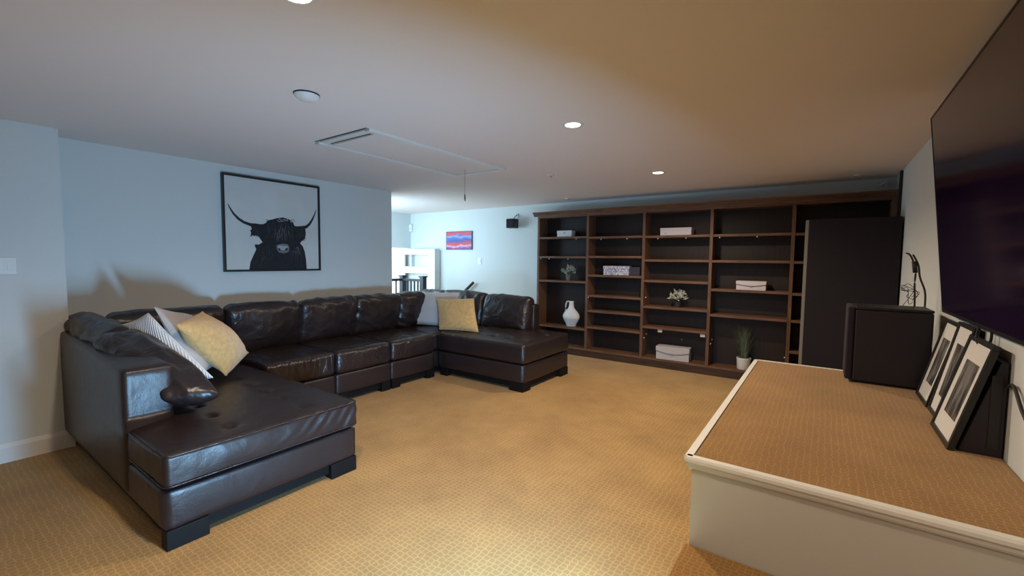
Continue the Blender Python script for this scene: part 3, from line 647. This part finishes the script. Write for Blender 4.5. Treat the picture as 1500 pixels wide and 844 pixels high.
# local frame: y -> right in picture, z up, x out of wall
def pbox(name, x0, x1, y0, y1, z0, z1, m, par=cp, bev=0):
    bm = bmesh.new(); box(bm, x0, x1, y0, y1, z0, z1, bev); return obj(name, bm, m, par)
bm = bmesh.new()
for y0, y1, z0, z1 in ((-PW/2, PW/2, 0, fw), (-PW/2, PW/2, PH-fw, PH), (-PW/2, -PW/2+fw, fw, PH-fw), (PW/2-fw, PW/2, fw, PH-fw)): box(bm, 0, 0.045, y0, y1, z0, z1, 0.001)
obj('frame', bm, M['black_frame'], cp)
pbox('canvas', 0.001, 0.030, -PW/2+fw+0.004, PW/2-fw-0.004, fw+0.004, PH-fw-0.004, M['canvas'])
IW, IH = PW-2*fw, PH-2*fw
def uv2(u, v): return (-PW/2+fw+u*IW, fw+v*IH)   # u right, v up in 0..1 of the canvas
def flat(name, polys, m, x):
    bm = bmesh.new()
    for pl in polys:
        vs = [bm.verts.new((x, *uv2(u, v))) for u, v in pl]
        for t in tessellate_polygon([[v.co for v in vs]]):
            try: bm.faces.new([vs[k] for k in t])
            except ValueError: pass
    return obj(name, bm, m, cp)
# coordinates read as (px,py) on a 894x844 enlargement, rectified to the canvas square
def q(px, py):
    u = (px-98)/(788-98); top = 75+(168-75)*u; bot = 782+(772-782)*u
    return (u, 1-(py-top)/(bot-top))
def Q(l): return [q(*p) for p in l]
body = Q([(248, 778), (258, 720), (275, 680), (300, 625), (290, 600), (292, 588), (318, 590), (345, 572), (338, 560), (318, 528), (300, 518), (290, 528), (272, 515), (262, 485), (275, 470), (262, 450), (262, 432), (300, 432), (345, 440), (372, 428), (385, 410), (420, 402), (450, 392), (500, 386), (545, 398), (575, 420), (590, 448), (625, 455), (655, 452), (678, 475), (680, 512), (668, 545), (640, 568), (632, 580), (652, 600), (668, 640), (678, 700), (682, 776)])
flat('printed_body', [body], M['ink'], 0.0306)
def horn(pts, ws):
    L_, R2 = [], []
    for i, p in enumerate(pts):
        a = Vector(pts[max(i-1, 0)]); b_ = Vector(pts[min(i+1, len(pts)-1)]); d = (b_-a).normalized(); nrm = Vector((-d.y, d.x))*ws[i]
        L_.append((p[0]+nrm.x, p[1]+nrm.y)); R2.append((p[0]-nrm.x, p[1]-nrm.y))
    return [Q([L_[i], L_[i+1], R2[i+1], R2[i]]) for i in range(len(pts)-1)]
h1 = horn([(120, 290), (135, 325), (155, 362), (185, 398), (220, 424), (260, 440), (310, 448), (370, 452)], [2, 5, 7, 9, 10, 11, 12, 14])
h2 = horn([(771, 330), (755, 368), (735, 405), (712, 435), (685, 456), (650, 462), (600, 466)], [2, 5, 8, 10, 12, 13, 14])
flat('printed_horn', h1, M['ink'], 0.0308); flat('printed_horn', h2, M['ink'], 0.0308)
flat('printed_horn_shine', horn([(135, 330), (160, 372), (195, 408), (235, 430)], [1, 2, 2, 1])+horn([(752, 378), (728, 418), (700, 444)], [1, 2, 1]), M['ink_mid'], 0.0311)
rs = random.Random(4)
def strands(cnt, x0, x1, y0, y1, ln, wd, spread):
    out = []
    for i in range(cnt):
        a = rs.uniform(x0, x1); b_ = rs.uniform(y0, y1); l = ln*rs.uniform(.5, 1.2); s = rs.uniform(-spread, spread)+(a-(x0+x1)/2)*0.15
        out.append(Q([(a-wd, b_), (a+wd, b_), (a+s*.5+wd*.6, b_+l*.6), (a+s, b_+l), (a+s*.5-wd*.6, b_+l*.6)]))
    return out
flat('printed_hair', strands(70, 385, 585, 405, 520, 70, 1.6, 14)+strands(24, 270, 330, 450, 500, 40, 1.5, 10)+strands(24, 610, 670, 465, 520, 45, 1.5, 10)+strands(30, 340, 430, 590, 700, 60, 1.4, 10)+strands(24, 560, 650, 590, 700, 60, 1.4, 10), M['ink_mid'], 0.0312)
flat('printed_fringe', strands(26, 440, 540, 450, 530, 55, 1.3, 12)+strands(16, 575, 625, 595, 650, 35, 1.2, 8), M['ink_light'], 0.0315)
def arcs(cnt):
    out = []
    for i in range(cnt):
        a = rs.uniform(450, 575); b_ = 388+abs(a-500)*0.16+rs.uniform(0, 26); l = rs.uniform(10, 26)
        out.append(Q([(a, b_), (a+l*.5, b_-4), (a+l, b_+6), (a+l*.5, b_+1)]))
    return out
flat('printed_crown_hair', arcs(24), M['ink_pale'], 0.0316)
flat('printed_ragged_hair', strands(30, 262, 320, 500, 522, 18, 2.2, 8)+strands(26, 380, 590, 396, 410, 14, 2.0, 12)+strands(20, 630, 676, 520, 545, 24, 2, 8), M['ink'], 0.0307)
flat('printed_muzzle', [Q([(445, 598), (458, 588), (500, 582), (535, 588), (545, 610), (540, 640), (520, 655), (490, 658), (465, 650), (450, 630)])], M['ink_light'], 0.0314)
flat('printed_nose', [Q([(455, 600), (475, 596), (500, 600), (525, 598), (535, 612), (520, 625), (500, 632), (480, 628), (462, 620)])], M['ink_pale'], 0.0317)
flat('printed_nostrils', [Q([(458, 618), (470, 616), (478, 628), (470, 637), (460, 630)]), Q([(512, 620), (528, 612), (532, 622), (522, 634), (512, 632)]), Q([(470, 648), (500, 655), (530, 648), (526, 662), (500, 670), (474, 662)])], M['ink'], 0.0319)

# ------------------------------------------------------------------ abstract painting, speaker, switches
ap = tag(empty('abstract_painting', (-5.935, YB-0.002, 1.705)), 'small red and blue abstract painting on the back wall', 'painting')
bm = bmesh.new(); box(bm, -0.333, 0.333, -0.022, -0.004, 0.007, 0.353, 0.001); o = obj('canvas', bm, M['painting'], ap)
for v in o.data.vertices: v.co.z -= 0.18
o.location = (0, 0, 0.18)
bm = bmesh.new()
for x0, x1, z0, z1 in ((-0.342, 0.342, 0, 0.006), (-0.342, 0.342, 0.354, 0.36), (-0.342, -0.334, 0.006, 0.354), (0.334, 0.342, 0.006, 0.354)): box(bm, x0, x1, -0.024, 0, z0, z1)
obj('frame', bm, mat('navy_frame', (0.04, 0.05, 0.12), 0.5), ap)
ws = tag(empty('wall_speaker', (-4.545, YB-0.001, 2.075)), 'small black satellite speaker bracketed on the back wall', 'speaker')
bm = bmesh.new(); box(bm, -0.085, 0.085, -0.22, -0.07, 0, 0.165, 0.012); obj('cabinet', bm, M['black_plastic'], ws)
bm = bmesh.new(); box(bm, -0.075, 0.075, -0.228, -0.2195, 0.01, 0.155, 0.003); obj('grille', bm, M['grille'], ws)
bm = bmesh.new(); box(bm, -0.035, 0.035, -0.012, 0, 0.19, 0.27, 0.004); tube(bm, [(0, -0.01, 0.235), (0, -0.06, 0.22), (0, -0.10, 0.163)], 0.009, 8); obj('bracket', bm, M['clear'], ws)
bm = bmesh.new(); tube(bm, [(0.01, -0.02, 0.26), (0.018, -0.05, 0.225), (0.005, -0.085, 0.205), (0.0, -0.10, 0.16)], 0.004, 6); obj('speaker_wire', bm, M['rubber'], ws)
def switch(name, loc, rz, wd, h, n, label):
    r = tag(empty(name, loc, (0, 0, rz)), label, 'light switch')
    bm = bmesh.new(); box(bm, -wd/2, wd/2, -0.007, 0, -h/2, h/2, 0.002); obj('wall_plate', bm, M['white_plastic'], r)
    for k in range(n):
        cx = (k-(n-1)/2)*0.046; bm = bmesh.new(); box(bm, cx-0.017, cx+0.017, -0.011, -0.0065, -0.034, 0.034, 0.001)
        obj('rocker', bm, M['white_plastic'], r)
switch('light_switch', (XN+0.001, 0.462, 1.437), PI/2, 0.105, 0.122, 2, 'white rocker light switch on the near left wall')
switch('light_switch', (-5.41, YB-0.001, 1.485), 0, 0.085, 0.125, 1, 'white light switch below the abstract painting')
r = tag(empty('wall_sensor', (-7.33, YB-0.001, 2.18)), 'small white alarm sensor high in the far corner', 'sensor')
bm = bmesh.new(); box(bm, -0.045, 0.045, -0.045, 0, -0.08, 0.08, 0.012); obj('housing', bm, M['white_plastic'], r)
bm = bmesh.new(); box(bm, -0.03, 0.03, -0.048, -0.043, -0.05, 0.0, 0.002); obj('sensor_window', bm, M['clear'], r)

# ------------------------------------------------------------------ ceiling fittings
def recessed(x, y, label, power=1.0):
    r = tag(empty('recessed_light', (x, y, CZ)), label, 'ceiling light', 'recessed ceiling lights')
    bm = bmesh.new(); lathe(bm, [(0.052, -0.001), (0.066, -0.006), (0.074, -0.004), (0.076, 0.0)], 32); obj('trim_ring', bm, M['white_plastic'], r, smooth=True)
    bm = bmesh.new(); lathe(bm, [(0.0, -0.004), (0.030, -0.004), (0.053, -0.0025)], 32); obj('lens', bm, M['lens'], r)
    l = bpy.data.lights.new('downlight', 'SPOT'); l.energy = LIGHT_POWER*power; l.color = WARM; l.spot_size = math.radians(165); l.spot_blend = 0.6; l.shadow_soft_size = 0.05
    o = bpy.data.objects.new('downlight', l); C.objects.link(o); o.parent = r; o.location = (0, 0, -0.03)
recessed(-1.504, 2.841, 'round recessed light in the middle of the ceiling')
recessed(-1.522, 4.862, 'round recessed light nearest the bookcase')
recessed(-1.62, 0.895, 'round recessed light cut by the top edge of the picture')
recessed(0.42, -0.15, 'round recessed light behind the viewpoint', 0.40)
r = tag(empty('smoke_detector', (-2.532, 1.453, CZ)), 'round white smoke detector on the ceiling', 'smoke detector')
bm = bmesh.new(); lathe(bm, [(0.072, 0), (0.072, -0.008)], 28); obj('base_ring', bm, M['dark_gap'], r, smooth=True)
bm = bmesh.new(); lathe(bm, [(0.070, -0.008), (0.066, -0.016), (0.045, -0.035), (0.020, -0.042), (0, -0.043)], 28); obj('cover', bm, M['white_plastic'], r, smooth=True)
for x, y, lb in ((-2.562, 4.339, 'white ceiling sprinkler between the hatch and the bookcase'), (-3.297, 6.12, 'white ceiling sprinkler above the bookcase left end'), (0.254, 6.12, 'white ceiling sprinkler above the bookcase right end')):
    r = tag(empty('ceiling_sprinkler', (x, y, CZ)), lb, 'sprinkler', 'ceiling sprinklers')
    bm = bmesh.new(); lathe(bm, [(0.042, 0), (0.040, -0.006), (0.018, -0.010), (0, -0.010)], 20); obj('escutcheon', bm, M['white_plastic'], r, smooth=True)
    bm = bmesh.new(); lathe(bm, [(0.007, -0.010), (0.007, -0.024), (0.016, -0.026), (0.015, -0.029), (0, -0.029)], 12); obj('head', bm, M['chrome'], r, smooth=True)
hc = tag(empty('attic_hatch', ((HX0+HX1)/2, (HY0+HY1)/2, CZ)), 'white attic hatch with raised trim in the ceiling', 'hatch')
hx, hy = (HX1-HX0)/2, (HY1-HY0)/2
bm = bmesh.new()
for x0, x1, y0, y1 in ((-hx-0.0, -hx+0.055, -hy+0.03, hy), (hx-0.055, hx, -hy+0.03, hy), (-hx+0.055, hx-0.055, hy-0.055, hy), (-hx+0.055, hx-0.055, -hy+0.035, -hy+0.105)): box(bm, x0, x1, y0, y1, -0.016 if y1 > 0 else -0.003, 0.009, 0.001)
obj('trim', bm, M['trim'], hc)
bm = bmesh.new(); box(bm, -hx+0.062, hx-0.062, -hy+0.145, hy-0.062, -0.004, 0.009, 0.001); obj('panel', bm, M['ceiling'], hc)
bm = bmesh.new(); box(bm, -hx, hx, -hy, hy, 0.0095, 0.13); 
for x0, x1, y0, y1 in ((-hx-0.01, -hx, -hy, hy), (hx, hx+0.01, -hy, hy), (-hx, hx, -hy-0.01, -hy), (-hx, hx, hy, hy+0.01)): box(bm, x0, x1, y0, y1, 0.012, 0.12)
obj('gap_shade_block', bm, M['dark_gap'], hc)  # dark block close above the hatch gaps, painting in their shade
hk = tag(empty('hatch_pull_cord', (-3.16, 3.56, CZ-0.007)), 'thin pull cord with small handle hanging from the attic hatch', 'cord')
bm = bmesh.new(); tube(bm, [(0, 0, 0), (0, 0, -0.27)], 0.002, 6); obj('string', bm, M['strap'], hk)
bm = bmesh.new(); tube(bm, [(0, 0, -0.265), (0, 0, -0.30), (0.004, 0, -0.335)], [0.006, 0.009, 0.006], 8); obj('handle', bm, M['strap'], hk)

# ------------------------------------------------------------------ stairwell: railing, handrail, white unit
rl = tag(empty('stair_railing', (-6.48, 5.55, 0)), 'dark stair railing with slim balusters behind the sofa', 'railing')
RZ = 1.145
def rb(name, x0, x1, y0, y1, z0, z1, bev=0.002):
    bm = bmesh.new(); box(bm, x0, x1, y0, y1, z0, z1, bev); o = obj(name, bm, M['rail'], rl); o.location = -rl.location; return o
for px, py in ((-6.48, 5.55), (-5.93, 5.55)):
    rb('newel_post', px-0.045, px+0.045, py-0.045, py+0.045, 0, RZ+0.035); rb('post_cap', px-0.06, px+0.06, py-0.06, py+0.06, RZ+0.035, RZ+0.06)
rb('handrail', -6.435, -5.975, 5.52, 5.58, RZ-0.045, RZ); rb('handrail', -6.51, -6.45, 4.3, 5.505, RZ-0.045, RZ)
rb('bottom_rail', -6.435, -5.975, 5.53, 5.57, 0.06, 0.10); rb('bottom_rail', -6.50, -6.46, 4.3, 5.505, 0.06, 0.10)
for k in range(4): x = -6.435+0.092*(k+1); rb('baluster', x-0.011, x+0.011, 5.539, 5.561, 0.10, RZ-0.045, 0)
for k in range(10): y = 5.505-0.115*(k+1); rb('baluster', -6.491, -6.469, y-0.011, y+0.011, 0.10, RZ-0.045, 0)
hr = tag(empty('wall_handrail', (-5.5, YB-0.08, 1.07)), 'dark sloping handrail end on the back wall', 'handrail')
bm = bmesh.new(); tube(bm, [(-0.72, 0, -0.58), (0.0, 0, 0.0)], 0.027, 12); obj('rail', bm, M['rail'], hr)
bm = bmesh.new(); tube(bm, [(-0.45, 0.0, -0.385), (-0.45, 0.04, -0.43), (-0.45, 0.078, -0.43)], 0.008, 8); obj('bracket', bm, M['rail'], hr)
wu = tag(empty('white_cabinet', (-6.69, 6.30, 0)), 'tall white open-front cabinet in the stairwell corner', 'cabinet')
def wb(name, x0, x1, y0, y1, z0, z1, m=None, bev=0.004):
    bm = bmesh.new(); box(bm, x0, x1, y0, y1, z0, z1, bev); o = obj(name, bm, m or M['white_unit'], wu); o.location = -wu.location; return o
WX0, WX1, WF, WBK = -7.53, -6.455, 6.36, 6.515
bm = bmesh.new()
prof = [(WX0, 0), (WX0, 1.62), (WX0+0.10, 1.72), (WX1, 1.72), (WX1, 0)]
holes = [(-7.37, -6.63, 1.347, 1.604), (-7.37, -6.63, 0.75, 1.211)]
for x0, x1, z0, z1 in ((WX0, -7.37, 0, 1.62), (-6.63, WX1, 0, 1.72), (-7.37, -6.63, 1.604, 1.72), (-7.37, -6.63, 1.211, 1.347), (-7.37, -6.63, 0, 0.75)): box(bm, x0, x1, WF, WF+0.04, z0, z1)
vs = [bm.verts.new(p) for p in ((WX0, WF, 1.62), (-7.37, WF, 1.62), (-7.37, WF, 1.72), (WX0+0.10, WF, 1.72))]; vt = [bm.verts.new((v.co.x, WF+0.04, v.co.z)) for v in vs]
bm.faces.new(vs); bm.faces.new(vt)
for i in range(4): bm.faces.new((vs[i], vs[(i+1) % 4], vt[(i+1) % 4], vt[i]))
o = obj('front_frame', bm, M['white_unit'], wu); o.location = -wu.location
wb('side_panel', WX0, WX0+0.03, WF+0.04, WBK, 0, 1.62); wb('side_panel', WX1-0.03, WX1, WF+0.04, WBK, 0, 1.70)
wb('top_panel', WX0+0.08, WX1-0.03, WF+0.04, WBK, 1.69, 1.715); wb('rear_panel', WX0+0.03, WX1-0.03, WBK-0.02, WBK, 0, 1.69, M['wall'])
wb('shelf', WX0+0.03, WX1-0.03, WF+0.04, WBK-0.02, 1.27, 1.31); wb('shelf', WX0+0.03, WX1-0.03, WF+0.04, WBK-0.02, 0.70, 0.74)
wb('divider', -7.22, -7.20, WF+0.04, WBK-0.02, 1.31, 1.69)

# ------------------------------------------------------------------ television, tower, subwoofer
tv = tag(empty('television', (0.555, 2.47, 1.25), (0, -math.atan2(0.105, 1.088), 0)), 'very large black flat-screen television tilted forward on the right wall', 'television')
TL, TH = 1.90, 1.093
bm = bmesh.new(); box(bm, 0.003, 0.038, -TL/2, TL/2, 0, TH, 0.003); obj('housing', bm, M['black_plastic'], tv)
bm = bmesh.new()
for y0, y1, z0, z1 in ((-TL/2, TL/2, 0, 0.014), (-TL/2, TL/2, TH-0.009, TH), (-TL/2, -TL/2+0.009, 0.014, TH-0.009), (TL/2-0.009, TL/2, 0.014, TH-0.009)): box(bm, -0.002, 0.004, y0, y1, z0, z1, 0.0008)
obj('bezel', bm, M['black_frame'], tv)
bm = bmesh.new(); box(bm, 0.0, 0.004, -TL/2+0.009, TL/2-0.009, 0.014, TH-0.009); obj('screen', bm, M['screen'], tv)
bm = bmesh.new(); box(bm, 0.038, 0.052, -0.35, 0.35, 0.3, 0.75); tube(bm, [(0.05, 0, 0.62), (0.11, 0, 0.62)], 0.03, 8); obj('wall_mount', bm, M['rubber'], tv)
tw = tag(empty('tower_speaker', (0.21, 5.70, 0)), 'tall broad black speaker cabinet standing in front of the bookcase', 'speaker')
bm = bmesh.new(); box(bm, -0.395, 0.39, 0.03, 0.42, 0.0, 1.98, 0.004); obj('cabinet', bm, M['black_vinyl'], tw)
bm = bmesh.new(); box(bm, -0.362, 0.39, -0.006, 0.03, 0.02, 1.98, 0.004); obj('grille', bm, M['grille'], tw)
bm = bmesh.new(); box(bm, -0.395, -0.364, -0.002, 0.03, 0.0, 1.975, 0.003); obj('side_trim', bm, M['grey_edge'], tw)
sb = tag(empty('subwoofer', (0.34, 3.55, PZ)), 'black box subwoofer on the far end of the carpeted platform', 'subwoofer')
bm = bmesh.new(); box(bm, -0.165, 0.205, 0.0, 0.32, 0.012, 0.475, 0.010); obj('cabinet', bm, M['black_vinyl'], sb)
bm = bmesh.new(); box(bm, -0.203, -0.165, -0.004, 0.32, 0.02, 0.49, 0.010); obj('side_grille', bm, M['grille'], sb)
bm = bmesh.new(); box(bm, -0.165, 0.205, -0.002, 0.31, 0.475, 0.492, 0.006); obj('top_plate', bm, M['black_plastic'], sb)
for x in (-0.15, 0.16):
    for y in (0.04, 0.28):
        bm = bmesh.new(); lathe(bm, [(0, 0), (0.018, 0), (0.02, 0.014), (0, 0.014)], 12); o = obj('foot', bm, M['rubber'], sb); o.location = (x, y, 0)
# cables hanging between tower and subwoofer
cb = tag(empty('black_cable', (0.50, 3.86, 1.24)), 'black cables rising behind the subwoofer beside the tower speaker', 'cable')
bm = bmesh.new()
def cv(bm, pts, r):
    P = [Vector(p) for p in pts]; out = []
    for i in range(len(P)-1):
        p0, p1, p2, p3 = P[max(i-1, 0)], P[i], P[i+1], P[min(i+2, len(P)-1)]
        for k in range(6):
            t = k/6; out.append(0.5*((2*p1)+(-p0+p2)*t+(2*p0-5*p1+4*p2-p3)*t*t+(-p0+3*p1-3*p2+p3)*t**3))
    out.append(P[-1]); tube(bm, out, r, 7)
cv(bm, [(-0.005, 0.02, -0.25), (-0.005, 0.02, 0.0), (-0.012, 0.02, 0.15), (-0.012, 0.02, 0.24), (-0.04, 0.02, 0.33), (-0.062, 0.03, 0.35)], 0.0055)
cv(bm, [(0.045, 0.02, -0.25), (0.045, 0.02, 0.0), (0.04, 0.02, 0.10), (0.012, 0.02, 0.19), (0.0, 0.02, 0.27), (-0.03, 0.02, 0.34)], 0.0055)
tube(bm, [(-0.012, 0.02, 0.22), (-0.022, 0.02, 0.295)], 0.013, 8)
obj('cable_pair', bm, M['rubber'], cb, smooth=True)
bm = bmesh.new()
rr = random.Random(3)
for k in range(6):
    a = Vector((-0.075, 0.02, 0.10+0.02*rr.random())); cv(bm, [a, a+Vector((rr.uniform(0.0, 0.04), 0, rr.uniform(-0.04, 0.06))), a+Vector((rr.uniform(0.02, 0.09), 0.01, rr.uniform(-0.09, 0.05))), a+Vector((rr.uniform(0.0, 0.07), 0, rr.uniform(-0.12, -0.02)))], 0.0018)
o = obj('thin_wires', bm, M['rubber'], cb); o['kind'] = 'stuff'
wc = tag(empty('tv_cable', (0.57, 2.74, 1.2)), 'short black cables hooked under the television', 'cable')
bm = bmesh.new(); cv(bm, [(0.0, 0, 0.08), (-0.012, 0.0, 0.0), (0.0, -0.02, -0.035), (0.02, -0.05, -0.01), (0.02, -0.06, 0.06)], 0.005); cv(bm, [(0.01, 0.04, 0.08), (0.0, 0.04, 0.01), (0.02, -0.01, -0.03), (0.03, -0.1, -0.02)], 0.004)
obj('cable_loop', bm, M['rubber'], wc, smooth=True)
pc = tag(empty('wall_cable', (0.60, 2.40, 1.05)), 'black cable curving along the right wall near the frames', 'cable')
bm = bmesh.new(); cv(bm, [(0.005, 0.10, -0.01), (0, 0.03, 0.015), (0, -0.01, 0.0), (0, -0.08, -0.05), (0.0, -0.2, -0.12), (0.005, -0.35, -0.30)], 0.006)
obj('cord', bm, M['rubber'], pc, smooth=True)
ct = tag(empty('cable_conduit', (XR-0.012, 6.05, 1.3)), 'dark vertical cable strip in the corner by the bookcase', 'conduit')
bm = bmesh.new(); box(bm, -0.012, 0.011, -0.035, 0.035, 0, CZ-1.31, 0.003); obj('strip', bm, M['wood_back'], ct)
cl = tag(empty('corner_bracket', (0.50, YB-0.004, 2.40)), 'clear plastic speaker bracket above the bookcase right end', 'bracket')
bm = bmesh.new(); box(bm, -0.05, 0.04, -0.010, 0, -0.05, 0.04, 0.003); tube(bm, [(0, -0.01, 0.0), (-0.03, -0.07, -0.01), (0.02, -0.12, 0.03)], 0.012, 8); obj('arm', bm, M['clear'], cl)

# ------------------------------------------------------------------ leaning picture frames on the platform
def leaning(y0, y1, xb, L_, lean, seed, label, bw=0.020, matw=0.062, pm=True):
    r = tag(empty('framed_photograph', (xb, (y0+y1)/2, PZ+0.002), (0, lean, 0)), label, 'picture frame', 'black picture frames leaning on the right wall')
    h = (y1-y0)/2; bm = bmesh.new()
    for a, b_, c, d in ((-h, h, 0, bw), (-h, h, L_-bw, L_), (-h, -h+bw, bw, L_-bw), (h-bw, h, bw, L_-bw)): box(bm, 0, 0.022, a, b_, c, d, 0.001)
    obj('frame', bm, M['black_frame'], r)
    bm = bmesh.new(); box(bm, 0.008, 0.012, -h+bw, h-bw, bw, L_-bw); obj('mat_board', bm, M['mat_board'], r)
    bm = bmesh.new(); box(bm, 0.0065, 0.0085, -h+bw+matw, h-bw-matw, bw+matw*1.35, L_-bw-matw*1.35); obj('photo_print', bm, photo_mat('grey_photograph_%d' % seed, seed*3.7), r)
    bm = bmesh.new(); box(bm, 0.012, 0.020, -h+0.01, h-0.01, 0.01, L_-0.01); obj('backing_board', bm, M['black_plastic'], r)
    return r
leaning(2.495, 2.85, 0.447, 0.462, 0.245, 1, 'nearest black picture frame leaning on the wall, overlapping the others')
leaning(2.865, 3.16, 0.480, 0.485, 0.20, 2, 'middle black picture frame leaning on the wall, partly covered')
leaning(3.175, 3.49, 0.475, 0.47, 0.235, 3, 'farthest black picture frame leaning on the wall beside the subwoofer')
r = tag(empty('black_wedge_box', (0.48, 2.68, PZ)), 'black wedge-shaped box filling the gap between the nearest framed photograph and the wall', 'box')
bm = bmesh.new(); ya, yb = -0.170, 0.165
pr = [(0.0, 0.0), (0.128, 0.0), (0.128, 0.385), (0.105, 0.385)]
a_ = [bm.verts.new((x, ya, z)) for x, z in pr]; b_ = [bm.verts.new((x, yb, z)) for x, z in pr]
for k in range(4): bm.faces.new((a_[k], a_[(k+1) % 4], b_[(k+1) % 4], b_[k]))
bm.faces.new(a_); bm.faces.new(b_); bmesh.ops.bevel(bm, geom=bm.edges[:], offset=0.003, segments=1, affect='EDGES')
obj('shell', bm, M['black_vinyl'], r)
bm = bmesh.new(); box(bm, 0.083, 0.115, ya-0.003, ya+0.001, 0.03, 0.33, 0.001); obj('side_strip', bm, M['black_plastic'], r)

# ------------------------------------------------------------------ added cool light by the step, and frame added for the side light
pl = tag(empty('added_light_housing', (-0.394, 1.08, 0.22)), 'long pale light added to the side of the carpeted step for the unseen cool source', 'lamp')
bm = bmesh.new(); box(bm, -0.022, 0, -0.36, 0.36, -0.11, 0.11, 0.004); obj('housing', bm, M['white_plastic'], pl)
bm = bmesh.new(); box(bm, -0.026, -0.021, -0.34, 0.34, -0.09, 0.09, 0.001); obj('diffuser', bm, M['lens'], pl)
bm = bmesh.new()
for y0, y1, z0, z1 in ((4.75, 6.25, 0.60, 0.65), (4.75, 6.25, 1.65, 1.70), (4.75, 4.80, 0.65, 1.65), (6.20, 6.25, 0.65, 1.65)): box(bm, -9.2, -9.15, y0, y1, z0, z1, 0.003)
obj('added_window_frame', bm, M['trim'])['kind'] = 'structure'  # frame added around the side light; the wall behind is solid
